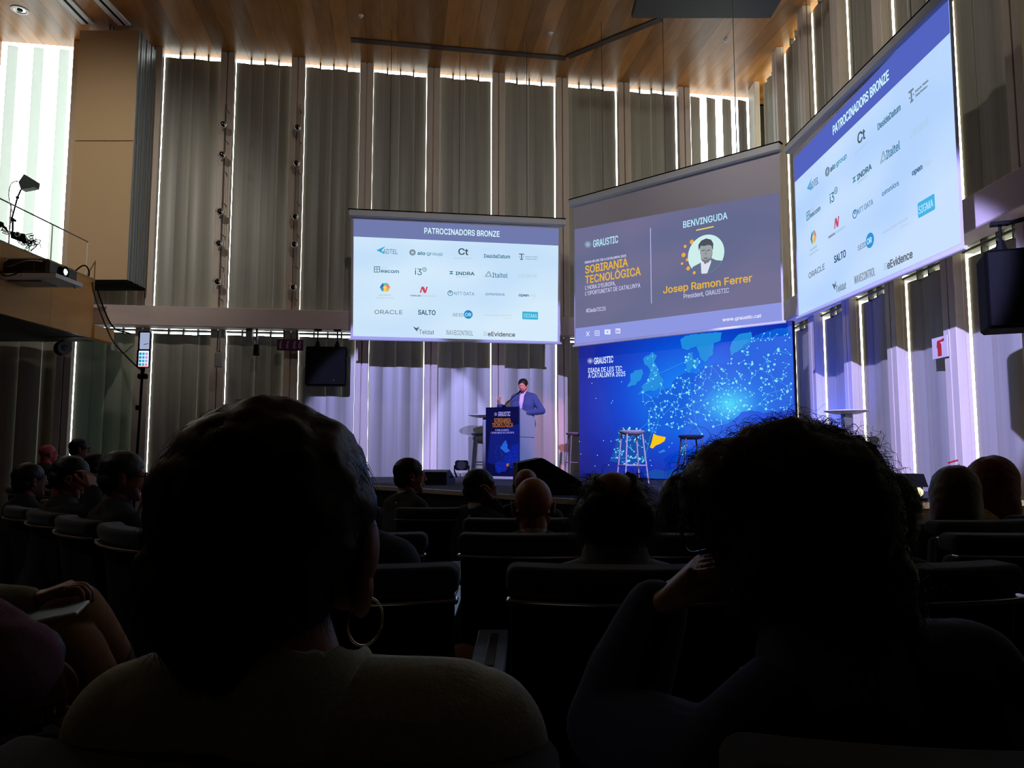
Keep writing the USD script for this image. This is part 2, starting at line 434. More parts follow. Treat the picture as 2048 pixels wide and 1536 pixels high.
# folding acoustic partition parked at the balcony's end
fp = thing('folding_partition', 'beige acoustic folding partition panels stacked beside the balcony', 'partition')
pl = at(137, 560, 13.3)[0]; pr = at(258, 560, 13.3)[0]
for k in range(7):
    y0 = 13.22 + .105 * k
    x0, x1 = pl + .012 * k, pr - .004 * k + (.01 if k % 2 else 0)
    zc = 4.50 - .0 * k
    mid = at(200, 283, 13.25)[2]
    for (z0, z1) in ((zc + .05, mid - .008), (mid + .008, CEIL - .14)):
        obj('panel', cham(x0, x1, y0, y0 + .075, z0, z1, .004), acoustic_m, fp)
    obj('edge_frame', bx(x1, x1 + .012, y0 + .004, y0 + .07, zc + .05, CEIL - .14), alu_m, fp)
    obj('bottom_seal', bx(x0, x1 + .012, y0 + .008, y0 + .068, zc, zc + .05), black_m, fp)
    obj('top_hanger', cyl(((x0 + x1) / 2, y0 + .04, CEIL - .14), ((x0 + x1) / 2, y0 + .04, CEIL), .02), steel_m, fp)


# ------------------------------------------------------------------ projection screens
def bars(fr_uv, p, q, h):        # a thin flat bar, for print too small to read
    (u0, v0), (u1, v1) = p, q
    return Polygon([(u0, v0), (u1, v1), (u1, v1 + h), (u0, v0 + h)])

class Canvas:
    """flat print on a screen: pixel positions are read off once and kept as metres on the screen's own plane"""
    def __init__(s, root, uv, sx=1., dim=0.):
        s.root, s.uv, s.z = root, uv, -.006
        s.pal = lambda c: c
    def poly(s, name, pts, col, k=1., d=None):
        s.shape(name, Polygon([s.uv(*p) for p in pts]), col, k, d)
    def shape(s, name, g, col, k=1., d=None):
        d = s.z if d is None else d
        if not g.is_valid: g = g.buffer(0)
        obj(name, sheet(g, d, d + .002), E(s.pal(col), k), s.root)
    def text(s, t, p0, p1, hpx, col, bold=False, k=1., d=None):
        a, b, c = s.uv(*p0), s.uv(*p1), s.uv(p0[0], p0[1] - hpx)
        d = s.z if d is None else d
        obj('lettering', lettering(t, a, b, c[1] - a[1], d, bold, .003), E(s.pal(col), k), s.root)
    def disc(s, name, c, r, col, k=1., d=None, ring=0):
        a = s.uv(*c); rr = abs(s.uv(c[0], c[1] - r)[1] - a[1])
        g = Point(a).buffer(rr, quad_segs=8)
        if ring: g = g.difference(Point(a).buffer(rr * ring, quad_segs=8))
        s.shape(name, g, col, k, d)

def proj_screen(name, label, fr, corners, image_top, case_px, image_col, border=.045):
    """fr: the fabric's plane. corners: image TL, TR, BR, BL in (u, z)"""
    t = thing(name, label, 'projection screen', fr.o, fr.deg, group='projection screens above the stage')
    (l0, t0), (r0, t1_), (r1, b1), (l1, b0) = corners
    c0, c1 = case_px                          # the case's lower edge ends (u, z)
    obj('fabric', sheet(Polygon([(l1 - border, b0 - border), (r1 + border, b1 - border), (r0 + border, c1[1]), (l0 - border, c0[1])]), .0, .004), fabric_grey_m, t)
    L = c1[0] - c0[0]
    zc = (c0[1] + c1[1]) / 2
    obj('case', cham(c0[0], c1[0], -.07, .07, zc, zc + .13, .02), screen_case_m, t)
    obj('case_lid', cham(c0[0] - .006, c1[0] + .006, -.055, .075, zc + .13, zc + .15, .005), black_m, t)
    zb = (b0 + b1) / 2 - border
    obj('bottom_bar', cyl((l1 - border - .03, 0, zb), (r1 + border + .03, 0, zb), .022, n=10), screen_case_m, t)
    for q in (.18, .5, .82):
        u = c0[0] + L * q
        obj('hanger', cyl((u, .03, zc + .15), (u, .03, CEIL - fr.o[2] - .0), .006, n=6), rail_m, t)
    obj('image', sheet(Polygon(corners), -.004, -.001), image_col, t)
    return t

def image_mat(name, a, b, k=1.0, sc=.5):
    return usdkit.material(stage, LK + name, {'tc': ('texture_coordinate', {}), 'mp': ('mapping', {'scale': (sc, sc, sc * 2)}), 'n': ('noise_texture', {'scale': 1.0, 'detail': 1}),
        'r': ('rgb_ramp', {'ramp': [(.35, srgb(a)), (.65, srgb(b))]}), 'e': ('emission', {'strength': k})},
        [('tc.object', 'mp.vector'), ('mp.vector', 'n.vector'), ('n.fac', 'r.fac'), ('r.color', 'e.color')], surface='e.emission')

def frame_px(x, y, depth, deg):
    return Frame(at(x, y, depth), deg)

LS = frame_px(706, 672, 13.35, 8.2)
lc = [LS.uv(*p) for p in ((707.5, 438), (1117, 457.5), (1115, 683), (706, 672))]
ls = proj_screen('projection_screen', 'left projection screen with a slide of bronze sponsor logos, above the lectern', LS, lc, None, (LS.uv(697, 433), LS.uv(1130, 454)), image_mat('slide_white', (196, 224, 250), (214, 236, 252)))
RS = frame_px(1598.5, 631, 10.6, -87.7)
rcn = [RS.uv(*p) for p in ((1588.5, 318), (1897, -8), (1921.5, 487), (1598.5, 631))]
rs = proj_screen('projection_screen', 'right projection screen seen at a steep angle with sponsor logos, on the side wall', RS, rcn, None, (RS.uv(1578, 316), RS.uv(1899, -12)), image_mat('slide_blue', (180, 212, 254), (202, 226, 255)))

def quad_map(cs):                 # (a, b) in 0..1 of the slide -> (u, z) on the screen
    TL, TR, BR, BL = [np.array(c) for c in cs]
    return lambda a, b: (TL * (1 - a) + TR * a) * (1 - b) + (BL * (1 - a) + BR * a) * b

def inv_map(cs, p):               # by a few Newton steps
    q = quad_map(cs); ab = np.array([.5, .5])
    for _ in range(8):
        e = 1e-4; f0 = q(*ab); J = np.c_[(q(ab[0] + e, ab[1]) - f0) / e, (q(ab[0], ab[1] + e) - f0) / e]
        ab = ab + np.linalg.solve(J, np.array(p) - f0)
    return ab

def sponsor_slide(root, corners, tint, head, ink):
    q = quad_map(corners)
    cv = Canvas(root, lambda x, y: q(*inv_map(lc, LS.uv(x, y))))
    cv.pal = tint
    T, P_, D = cv.text, cv.poly, cv.disc
    cv.shape('header_band', Polygon([q(0, 0), q(1, 0), q(1, .152), q(0, .152)]), head, d=-.005)
    T('PATROCINADORS BRONZE', (848.5, 467), (999, 474), 11, (216, 250, 255), True, d=-.010)
    g1, g2, g3, g4 = (84, 124, 142), (70, 120, 140), (112, 124, 134), (176, 200, 212)
    P_('logo_mark', [(753, 500.5), (771, 492.5), (763, 501), (770.5, 509)], (60, 170, 205)); T('ADTEL', (766, 507.5), (795, 508.5), 9.5, g1)
    for r in (6, 4, 2): D('logo_mark', (825, 505), r, g3, ring=.72)
    T('alo', (835, 509.5), (850.5, 510), 6.5, (40, 110, 130), True); T('group', (853.5, 510), (885, 511.5), 6.5, (50, 140, 160))
    T('Ct', (916.5, 509), (936.5, 510), 12, (66, 86, 92), True)
    for k in range(8): P_('caption_mark', [(909 + k * 4.4, 515.5), (911 + k * 4.4, 515.5), (911 + k * 4.4, 517.5), (909 + k * 4.4, 517.5)], g4)
    T('DesideDatum', (968, 515.5), (1020, 517), 7, g2, True)
    T('T', (1038, 519.5), (1048, 520), 12, g3, True)
    D('logo_mark', (1039, 514), .9, g3); D('logo_mark', (1047, 514), .9, g3)
    P_('logo_mark', [(1040, 518), (1046, 518), (1046, 520), (1040, 520)], g3)
    T('Deutsche Telekom', (1051, 514.5), (1076, 515.5), 2.4, g3); T('Global Business', (1051, 519), (1074, 520), 2.4, g3)
    for a, b in (((748, 533), (760, 534.3)), ((748, 543.7), (760, 545)), ((748, 538), (760, 539)), ((748, 533), (749.2, 545)), ((758.8, 533), (760, 545)), ((753.5, 533), (754.6, 545))):
        P_('logo_mark', [a, (b[0], a[1]), b, (a[0], b[1])], (70, 130, 130))
    T('eacom', (761.5, 545), (798, 546.5), 6.8, g1, True); T('grupo', (763, 536), (775, 536.5), 2.6, g4)
    T('i3', (830, 549.5), (843.5, 550.5), 12.5, (50, 110, 122)); D('logo_mark', (849, 539), 4.4, (60, 130, 140), ring=.78); D('logo_mark', (849, 539), 1.8, (60, 130, 140), ring=.6)
    P_('logo_mark', [(898, 542.5), (907, 542.5), (904, 545), (901, 545)], (60, 130, 140)); P_('logo_mark', [(898, 548.5), (907, 548.5), (904, 546), (901, 546)], (60, 130, 140))
    T('INDRA', (911, 550), (949, 550.8), 6.4, (54, 104, 116), True); T('GROUP', (912, 555), (937, 555.6), 2.8, g4)
    P_('logo_mark', [(969, 554), (976, 542.5), (979, 542.5), (984, 554), (981, 554), (977, 545), (972, 554)], (150, 176, 188)); P_('logo_mark', [(973, 552), (980, 552), (980, 554), (973, 554)], (150, 176, 188))
    T('Italtel', (984.5, 555), (1015, 556), 9.5, (56, 112, 140))
    T('Localret', (1037, 554.5), (1073, 555.5), 8, (186, 206, 216))
    pie = [(235, 170, 90), (240, 210, 90), (70, 150, 190), (50, 110, 180), (90, 190, 190), (236, 130, 110)]
    for k in range(6):
        a0, a1 = k * math.pi / 3, (k + 1) * math.pi / 3
        P_('logo_mark', [(770 + 3 * math.cos(a0), 575 + 3 * math.sin(a0)), (770 + 10.5 * math.cos(a0), 575 + 10 * math.sin(a0)), (770 + 10.5 * math.cos(a1), 575 + 10 * math.sin(a1)), (770 + 3 * math.cos(a1), 575 + 3 * math.sin(a1))], pie[k])
    D('logo_mark', (770, 575), 4, (250, 214, 110))
    T('MAJARRES', (758, 591.5), (782, 592), 3, (170, 190, 200)); T('COMPUTING', (753, 597.5), (786, 598), 3, (180, 200, 208))
    P_('logo_mark', [(839.5, 585.5), (843, 573.5), (847.5, 573.5), (851, 581), (852.5, 573.8), (855.5, 573.8), (852, 586), (848, 586), (844, 578), (842.5, 585.5)], (206, 70, 96))
    T('nexus', (821, 592.5), (841, 593), 3.6, g3, True); T('geographics', (841.5, 593), (873, 594), 3.4, g4)
    D('logo_mark', (900.5, 586.5), 5.4, (60, 120, 160), ring=.78); D('logo_mark', (900.5, 584.5), 2.2, (60, 120, 160), ring=.5); T('NTT DATA', (908.5, 590), (948.5, 591.2), 6.4, (96, 140, 168))
    T('omnios', (971, 590.5), (1009, 591.5), 5.6, (70, 122, 150)); T('open', (1037, 592.5), (1057, 593.2), 5.4, (54, 96, 130), True); T('chip', (1058, 593.2), (1073, 593.8), 6, (196, 210, 220))
    T('ORACLE', (749, 628), (805, 628.6), 8, (104, 118, 128)); T('SALTO', (836, 629), (871, 630), 9, (44, 86, 110), True)
    T('SEID', (905, 632.5), (927, 633), 6, (120, 136, 150)); D('logo_mark', (936.5, 629), 8.6, (40, 140, 200)); T('OR', (930, 632.5), (942.5, 632.8), 6.4, (210, 236, 250), True, d=-.010)
    T('metropolitan network', (968, 631.5), (1024, 632.5), 3, (190, 204, 214)); T('centre', (1008, 637.5), (1024, 638), 2.4, (200, 212, 220))
    r = Polygon([cv.uv(*p) for p in ((1046, 624.5), (1074.5, 625.5), (1074.5, 638), (1046, 637))]).buffer(.014)
    cv.shape('logo_mark', r, (60, 178, 216)); T('SIGMA', (1047, 635), (1074, 636), 7.6, (190, 232, 248), d=-.010)
    P_('logo_mark', [(826, 653), (833, 656.5), (839, 652.5), (835.5, 657.5), (840, 656.5), (834, 660), (836, 664), (831, 660)], (74, 92, 108)); T('Teldat', (838, 668), (868, 669), 8.6, (104, 116, 124))
    T('WAVECONTROL', (892, 669.5), (946, 671.5), 9.5, (128, 132, 138))
    for k in range(3): P_('logo_mark', [(967, 664 + k * 3), (974, 664 + k * 3), (974, 665.4 + k * 3), (967, 665.4 + k * 3)], g4)
    T('eEvidence', (975.5, 672), (1030, 673.5), 8.2, (96, 100, 106), True)

sponsor_slide(ls, lc, lambda c: c, (112, 122, 172), None)
sponsor_slide(rs, rcn, lambda c: tuple(int(min(255, 20 + a * b)) for a, b in zip(c, (.86, .9, .98))), (74, 88, 176), None)

CA = -41.13
CSF = frame_px(1151, 688, 13.6, CA)
cc = [CSF.uv(*p) for p in ((1149.5, 459), (1557.5, 385), (1564, 641), (1151.5, 688))]
cs = proj_screen('projection_screen', 'grey centre projection screen with the welcome slide, over the blue video wall', CSF, cc, None, (CSF.uv(1141, 417), CSF.uv(1562, 300)), image_mat('slide_grey', (100, 106, 142), (116, 112, 146)), .03)
C = Canvas(cs, CSF.uv)
tg, wh, ye = (178, 228, 246), (212, 212, 244), (226, 178, 72)
C.poly('footer_band', [(1151.5, 657), (1563, 605), (1564, 641), (1151.5, 688)], (142, 152, 226), d=-.005)
def burst(cv, c, r, col, d=None):
    for ring, n in ((.25, 6), (.62, 10), (1.0, 12)):
        for k in range(n):
            a = 2 * math.pi * (k + .5 * (ring > .5)) / n
            cv.disc('logo_dot', (c[0] + r * ring * math.cos(a), c[1] + r * ring * math.sin(a)), r * (.13 if ring < 1 else .09), col, d=d)
burst(C, (1176, 489), 6.4, tg)
C.text('GRAUSTIC', (1186.6, 494.6), (1236.7, 485), 13.5, tg, True)
C.text('DIADA DE LES TIC A CATALUNYA 2025', (1170.3, 527.3), (1252.6, 513.5), 4.2, wh, True)
C.text('SOBIRANIA', (1171, 547.4), (1256.3, 532), 15, ye, True); C.text('TECNOLÒGICA', (1171, 567.4), (1282, 549.8), 15, ye, True)
C.text("L'HORA D'EUROPA,", (1171, 580), (1231.5, 570.5), 8, wh); C.text("L'OPORTUNITAT DE CATALUNYA", (1171, 591.3), (1281, 574.5), 8, wh)
C.text('#DiadaTIC25', (1172.7, 625.3), (1212, 620.8), 7.6, wh)
C.poly('divider_line', [(1300.3, 456), (1301.9, 456), (1303.9, 607), (1302.3, 607)], (176, 176, 226))
C.text('BENVINGUDA', (1366.8, 456), (1455.4, 437.4), 12.6, tg, True)
C.poly('underline', [(1392.5, 459.5), (1427.5, 452), (1427.5, 454.6), (1392.5, 462)], (232, 206, 90))
for (x, y, r) in ((1040, 835, 18), (985, 872, 13), (972, 942, 18), (960, 1013, 11), (1010, 1052, 17), (1060, 1088, 13), (1002, 982, 12)):
    C.disc('orange_dot', (1130 + x / 4.096, 280 + y / 4.096), r / 4.096, (236, 170, 70), d=-.006)
c0 = CSF.uv(1412, 508.5); R0 = .5 * abs(CSF.uv(1448.5, 508)[0] - CSF.uv(1375.5, 508)[0])
circ = Point(c0).buffer(R0, quad_segs=16)
C.shape('portrait_ground', circ, (206, 238, 236), d=-.008)
Z4 = lambda x, y: CSF.uv(1130 + x / 4.096, 280 + y / 4.096)
def pl4(name, pts, col, d, sm=.008):
    C.shape(name, Polygon([Z4(*p) for p in pts]).buffer(sm).buffer(-sm).intersection(circ), col, d=d)
pl4('portrait_jacket', [(1020, 1110), (1050, 1040), (1115, 1005), (1140, 985), (1195, 965), (1240, 985), (1290, 990), (1310, 1060), (1250, 1110)], (98, 112, 138), -.010)
pl4('portrait_shirt', [(1115, 1005), (1130, 990), (1150, 1020), (1180, 990), (1195, 970), (1200, 1000), (1165, 1100), (1120, 1100)], (220, 224, 240), -.012)
pl4('portrait_face', [(1104, 870), (1118, 850), (1180, 845), (1208, 865), (1212, 930), (1200, 975), (1175, 1005), (1150, 1010), (1122, 985), (1110, 930)], (156, 164, 168), -.012, .02)
pl4('portrait_hair', [(1098, 905), (1096, 860), (1120, 825), (1160, 808), (1200, 818), (1218, 850), (1214, 905), (1205, 868), (1180, 860), (1140, 870), (1115, 866), (1106, 890)], (78, 82, 92), -.014)
for x in (1136, 1178): pl4('portrait_brow', [(x - 14, 905), (x + 14, 899), (x + 14, 905), (x - 14, 911)], (84, 88, 98), -.014, .001)
pl4('portrait_beard', [(1114, 955), (1122, 975), (1150, 985), (1195, 965), (1206, 935), (1202, 975), (1176, 1006), (1150, 1011), (1122, 988)], (120, 126, 132), -.014, .003)
pl4('portrait_mouth', [(1140, 968), (1172, 962), (1170, 970), (1144, 975)], (96, 92, 104), -.016, .001)
pl4('portrait_nose', [(1150, 910), (1158, 910), (1166, 940), (1150, 944)], (138, 142, 148), -.014, .001)
C.text('Josep Ramon Ferrer', (1327, 587), (1505, 563), 13.5, ye, True)
C.text('President, GRAUSTIC', (1368, 597.3), (1458.4, 585), 9, wh)
C.text('www.graustic.cat', (1445.5, 643), (1523, 634.6), 6.4, (232, 236, 255), True, d=-.009)
C.text('X', (1172.5, 672.5), (1180, 671.5), 8.5, (220, 226, 255), True, d=-.009)
def rrect(cv, x0, y0, x1, y1, r=.01): return Polygon([cv.uv(*p) for p in ((x0, y0), (x1, y0), (x1, y1), (x0, y1))]).buffer(-r).buffer(r)
g = rrect(C, 1190, 661, 1199.5, 671.5)
C.shape('app_icon', g.difference(g.buffer(-.011)), (224, 228, 255), d=-.009); C.disc('app_icon', (1194.8, 666.3), 2.6, (224, 228, 255), d=-.009, ring=.55)
g = rrect(C, 1209.5, 659, 1221.5, 669)
C.shape('app_icon', g.difference(Polygon([C.uv(*p) for p in ((1214, 661.5), (1218, 664), (1214, 666.5))])), (226, 230, 255), d=-.009)
C.shape('app_icon', rrect(C, 1231.5, 657, 1241, 667, .004), (224, 228, 255), d=-.009); C.text('in', (1233.3, 665.3), (1239.3, 664.7), 5.5, (120, 130, 190), True, d=-.013)

# ------------------------------------------------------------------ the video wall
LF = Frame((*at(1159, 955, 14.15)[:2], STZ + .004), CA)
LW = LF.uv(1587, 700)[0]; LH = LF.uv(1158, 690)[1]
lw = thing('video_wall', 'blue glowing video wall with a map of Europe and a yellow region', 'screen', LF.o, CA)
obj('cabinet', cham(0, LW, .0, .10, .0, LH, .01), black_m, lw)
led_m = usdkit.material(stage, LK + 'video_picture', {
    'tc': ('texture_coordinate', {}), 'mp': ('mapping', {'location': (-.70, 0, -.62), 'scale': (.30, .30, .42)}), 'g': ('gradient_texture', {'gradient_type': 'quadratic_sphere'}),
    'r': ('rgb_ramp', {'ramp': [(0, srgb((20, 26, 124))), (.12, srgb((8, 38, 168))), (.35, srgb((0, 72, 214))), (.8, srgb((0, 128, 250)))]}),
    'p': ('principled_bsdf', {'base_color': (.018, .018, .02), 'roughness': .6, 'specular_ior_level': .2, 'emission_strength': .95})},
    [('tc.object', 'mp.vector'), ('mp.vector', 'g.vector'), ('g.fac', 'r.fac'), ('r.color', 'p.emission_color')], surface='p.BSDF')
obj('picture', bx(.005, LW - .005, -.006, .001, .01, LH - .005), led_m, lw)
V = Canvas(lw, LF.uv)
z8 = lambda x, y: (1140 + x / 4.096, 640 + y / 4.096)
full = sbox(.01, .012, LW - .01, LH - .01)
def land_m(name, a, k): return usdkit.material(stage, LK + name, {'p': ('principled_bsdf', {'base_color': (.018, .018, .02), 'roughness': .6, 'specular_ior_level': .2, 'emission_color': srgb(a), 'emission_strength': k})}, surface='p.BSDF')
GC = LF.uv(1140 + 1310 / 4.096, 640 + 690 / 4.096)
def land_glow(name, a, b_, k): return usdkit.material(stage, LK + name, {'tc': ('texture_coordinate', {}), 'mp': ('mapping', {'location': (-GC[0] * 1.0, 0, -GC[1] * 1.5), 'scale': (1.0, .0, 1.5)}), 'g': ('gradient_texture', {'gradient_type': 'quadratic_sphere'}),
    'r': ('rgb_ramp', {'ramp': [(0, srgb(a)), (.25, srgb((8, 120, 238))), (1, srgb(b_))]}), 'p': ('principled_bsdf', {'base_color': (.018, .018, .02), 'roughness': .6, 'specular_ior_level': .2, 'emission_strength': k})},
    [('tc.object', 'mp.vector'), ('mp.vector', 'g.vector'), ('g.fac', 'r.fac'), ('r.color', 'p.emission_color')], surface='p.BSDF')
land1, land2, land3 = land_m('land_bright', (30, 150, 236), .85), land_glow('land_mid', (4, 96, 226), (70, 226, 255), .9), land_m('land_deep', (12, 86, 196), .7)
MAP = dict(
 great_britain=([(640, 290), (680, 262), (712, 300), (690, 345), (722, 400), (735, 450), (768, 495), (752, 545), (700, 578), (640, 580), (560, 612), (600, 565), (585, 545), (630, 510), (645, 470), (660, 430), (640, 380), (610, 360), (605, 310)], land1),
 ireland=([(545, 410), (590, 402), (602, 440), (580, 490), (530, 535), (472, 548), (500, 500), (495, 450)], land1),
 scandinavia=([(905, 165), (940, 135), (1000, 120), (1100, 110), (1245, 102), (1235, 170), (1180, 190), (1170, 280), (1110, 345), (1075, 320), (1040, 220), (960, 245), (915, 225)], land1),
 denmark=([(960, 290), (1000, 262), (1010, 320), (1050, 330), (1050, 380), (990, 400), (985, 435), (955, 420)], land1),
 finland=([(1330, 175), (1390, 115), (1480, 95), (1500, 160), (1460, 230), (1400, 245), (1320, 290), (1310, 240)], land1),
 continent=([(845, 500), (900, 455), (960, 425), (1040, 440), (1100, 380), (1200, 350), (1260, 360), (1320, 310), (1400, 240), (1480, 150), (1560, 110), (1700, 70), (1822, 50), (1835, 740), (1600, 760), (1480, 740), (1400, 760), (1330, 830), (1260, 860), (1180, 880), (1130, 850), (1100, 800), (1050, 800), (1050, 850), (1110, 930), (1090, 960), (1040, 900), (980, 880), (940, 865), (880, 905), (830, 905), (790, 900), (750, 880), (700, 940), (620, 910), (640, 850), (650, 760), (620, 700), (565, 685), (600, 660), (655, 670), (660, 625), (700, 635), (750, 575), (830, 550)], land2),
 iberia=([(385, 905), (430, 878), (540, 885), (620, 905), (700, 940), (690, 1000), (665, 1045), (630, 1080), (650, 1115), (600, 1170), (520, 1190), (440, 1190), (400, 1165), (330, 1160), (350, 1090), (375, 1020), (395, 960)], land3),
 sardinia=([(905, 1015), (935, 1000), (960, 1020), (955, 1090), (930, 1120), (905, 1100)], land3), corsica=([(915, 945), (945, 935), (950, 985), (925, 1000)], land3),
 balearics=([(722, 1075), (770, 1060), (785, 1075), (740, 1092)], land1), africa=([(600, 1260), (700, 1220), (800, 1240), (980, 1210), (1100, 1260), (1080, 1300), (640, 1300)], land3))
polys = {}
for nme, (pts, mt) in MAP.items():
    rough = []
    P0 = np.array(pts, float)
    for a, b in zip(P0, np.roll(P0, -1, 0)):
        n = max(1, int(np.linalg.norm(b - a) / 14))
        for k in range(n):
            w = 3.2 if 0 < k else 0
            rough.append(a + (b - a) * k / n + RNG.normal(0, w, 2))
    g = Polygon([LF.uv(*z8(*p)) for p in rough]).buffer(0).intersection(full)
    polys[nme] = g
    obj('map_land', sheet(g, -.010, -.006), mt, lw)
ct = [(690, 935), (715, 948), (785, 962), (775, 990), (740, 1012), (705, 1025), (680, 1050), (662, 1042), (676, 1000)]
obj('map_region', sheet(Polygon([LF.uv(*z8(*p)) for p in ct]).buffer(.012).buffer(-.006), -.020, -.014), E((255, 204, 26), .95), lw, label='yellow region on the map')
dots, lines_, pts_all = [], [], []
allp = unary_union([polys['continent'], polys['iberia'], polys['great_britain'], polys['denmark'].buffer(.03), polys['sardinia']])
x0, y0, x1, y1 = allp.bounds
rg = np.random.default_rng(11)
while len(pts_all) < 560:
    p = (rg.uniform(x0, x1), rg.uniform(y0, y1))
    dense = polys['iberia'].contains(Point(p))
    if allp.contains(Point(p)) and (dense or rg.random() < .75): pts_all.append(p)
pts_all = np.array(pts_all)
for p in pts_all: dots.append(sheet(Point(p).buffer(rg.choice([.008, .011, .015, .020], p=[.4, .3, .2, .1]), quad_segs=3), -.014, -.011))
for q in ((182, 518), (425, 507), (215, 643), (352, 663), (343, 680), (278, 988), (340, 993), (92, 1098), (227, 1108), (208, 1196), (320, 1188), (660, 1150), (670, 1192), (80, 995), (815, 1040), (838, 1010)):
    dots.append(sheet(Point(LF.uv(*z8(*q))).buffer(.009, quad_segs=3), -.014, -.011))
from scipy.spatial import cKDTree
tr = cKDTree(pts_all)
for i, p in enumerate(pts_all):
    dd, jj = tr.query(p, 5)
    for d_, j in zip(dd[1:], jj[1:]):
        if j > i and rg.random() < .4:
            lines_.append(sheet(LineString([p, pts_all[j]]).buffer(.0034, cap_style=2), -.0125, -.010))
    if rg.random() < .12:
        j = rg.integers(len(pts_all))
        if np.linalg.norm(pts_all[j] - p) < .8: lines_.append(sheet(LineString([p, pts_all[j]]).buffer(.0022, cap_style=2), -.0125, -.010))
obj('network_dots', cat_(dots), E((140, 234, 255), .95), lw, kind='stuff')
obj('network_lines', cat_(lines_), E((70, 184, 255), .85), lw, kind='stuff')
lg, ly = (224, 238, 255), (1181, 722)
burst(V, ly, 5.6, lg, d=-.012)
V.z = -.012
V.text('GRAUSTIC', (1188.8, 728.6), (1227.2, 724.6), 12.5, lg, True)
V.text('DIADA DE LES TIC', (1177.2, 745.6), (1245, 741.5), 9, (206, 222, 255), True); V.text('A CATALUNYA 2025', (1177.2, 756), (1251.6, 752), 9, (206, 222, 255), True)

# ------------------------------------------------------------------ things on the stage
def on_stage(x, y): p = atz(x, y, STZ); return p

# lectern
LY = 30.0
nc = at(1040, 952, 13.15); LO = np.array([nc[0], nc[1], STZ])
a = math.radians(LY); e1 = np.array([math.cos(a), -math.sin(a), 0]); e2 = np.array([math.sin(a), math.cos(a), 0])
LWD = .70
lo = LO - e1 * LWD
lec = thing('lectern', 'grey lectern with a dark blue printed front panel on the stage', 'lectern', lo, -LY)
LFR = Frame(lo, -LY)
zt = LFR.uv(1038, 813)[1]
lec_m = M('lectern_grey', (150, 168, 176), .4)
poster_m = M('poster_navy', (16, 22, 74), .35)
obj('front_panel', cham(.0, LWD, -.03, .0, .02, zt, .004), poster_m, lec)
body = Polygon([(.0, .14), (.62, .14), (.62, zt - .17), (.10, zt - .03), (.0, zt - .03)])
def side(poly, x0, x1):
    mm = trimesh.creation.extrude_polygon(poly, x1 - x0, engine='earcut'); vv = np.array(mm.vertices)
    mm.vertices = np.c_[x0 + vv[:, 2], vv[:, 0], vv[:, 1]]; mm.faces = mm.faces
    mm.fix_normals(); return mm
zj = zt * .58
for x0_, x1_ in ((.03, .05), (LWD - .05, LWD - .03)):
    obj('side_panel', side(body.intersection(sbox(-1, zj + .008, 2, 3)), x0_, x1_), lec_m, lec)
    obj('side_panel', side(body.intersection(sbox(-1, 0, 2, zj - .008)), x0_, x1_), lec_m, lec)
obj('base', cham(-.03, LWD + .02, -.06, .66, .0, .05, .008), white_m, lec)
obj('plinth', bx(.05, LWD - .05, .02, .6, .05, .16), steel_m, lec)
obj('desk_top', side(Polygon([(.08, zt - .045), (.64, zt - .195), (.64, zt - .17), (.08, zt - .02)]), .04, LWD - .04), lec_m, lec)
obj('inner_shelf', bx(.05, LWD - .05, .02, .58, zj - .008, zj + .008), lec_m, lec)
PC = Canvas(lec, LFR.uv); PC.z = -.036
def ink(cv, t, p0, p1, h, m, bold=True):
    A, B_, C_ = cv.uv(*p0), cv.uv(*p1), cv.uv(p0[0], p0[1] - h)
    obj('lettering', lettering(t, A, B_, C_[1] - A[1], -.031, bold, .003), m, cv.root)
ink_w, ink_y = M('print_white', (240, 236, 250), .5), M('print_orange', (250, 160, 30), .5)
prt_b, prt_c, prt_d = M('print_blue', (14, 50, 170), .5), M('print_cyan', (60, 150, 235), .5), M('print_deepblue', (10, 40, 130), .5)
ink(PC, 'GRAUSTIC', (998, 832.5), (1022.5, 832), 8.5, ink_w)
A0 = PC.uv(993, 828.5)
for ring, n in ((.012, 6), (.027, 10)):
    for k in range(n):
        an = 2 * math.pi * k / n
        obj('logo_dot', sheet(Point(A0[0] + ring * math.cos(an), A0[1] + ring * math.sin(an)).buffer(.005, quad_segs=2), -.033, -.030), ink_w, lec)
ink(PC, 'SOBIRANIA', (990, 845.3), (1023.5, 845), 8.4, ink_y); ink(PC, 'TECNOLÒGICA', (986, 854.5), (1028, 854), 8, ink_y)
ink(PC, "L'HORA D'EUROPA,", (992, 862), (1020, 862), 3.4, ink_w, False); ink(PC, "L'OPORTUNITAT DE CATALUNYA", (983.5, 867.5), (1030, 867), 3.6, ink_w, False)
zz = lambda x, y: PC.uv(880 + x / 4.096, 640 + y / 4.096)
fp_ = sbox(.008, .03, LWD - .008, zt - .01)
glow = Polygon([zz(440, 960), zz(560, 910), (LWD, zz(640, 880)[1]), (LWD, zz(640, 1180)[1]), zz(560, 1180), zz(420, 1150)]).buffer(.06).intersection(fp_)
obj('poster_print', sheet(glow, -.0315, -.0295), prt_d, lec)
def jag(pts, s=2.):
    P0 = np.array(pts, float); out = []
    for a_, b_ in zip(P0, np.roll(P0, -1, 0)):
        for k in range(4): out.append(a_ + (b_ - a_) * k / 4 + (rg.normal(0, s, 2) if k else 0))
    return Polygon([zz(*p) for p in out]).buffer(0).intersection(fp_)
for pts, mm in (([(540, 985), (555, 990), (560, 1050), (585, 1075), (545, 1085), (500, 1050), (520, 1020)], prt_c), ([(600, 1040), (650, 1000), (660, 1180), (560, 1180), (530, 1130), (560, 1090)], prt_b), ([(470, 1165), (540, 1155), (565, 1190), (545, 1240), (480, 1250), (458, 1210)], prt_b)):
    g = jag(pts); obj('poster_print', sheet(g, -.034, -.031), mm, lec)
dd = []
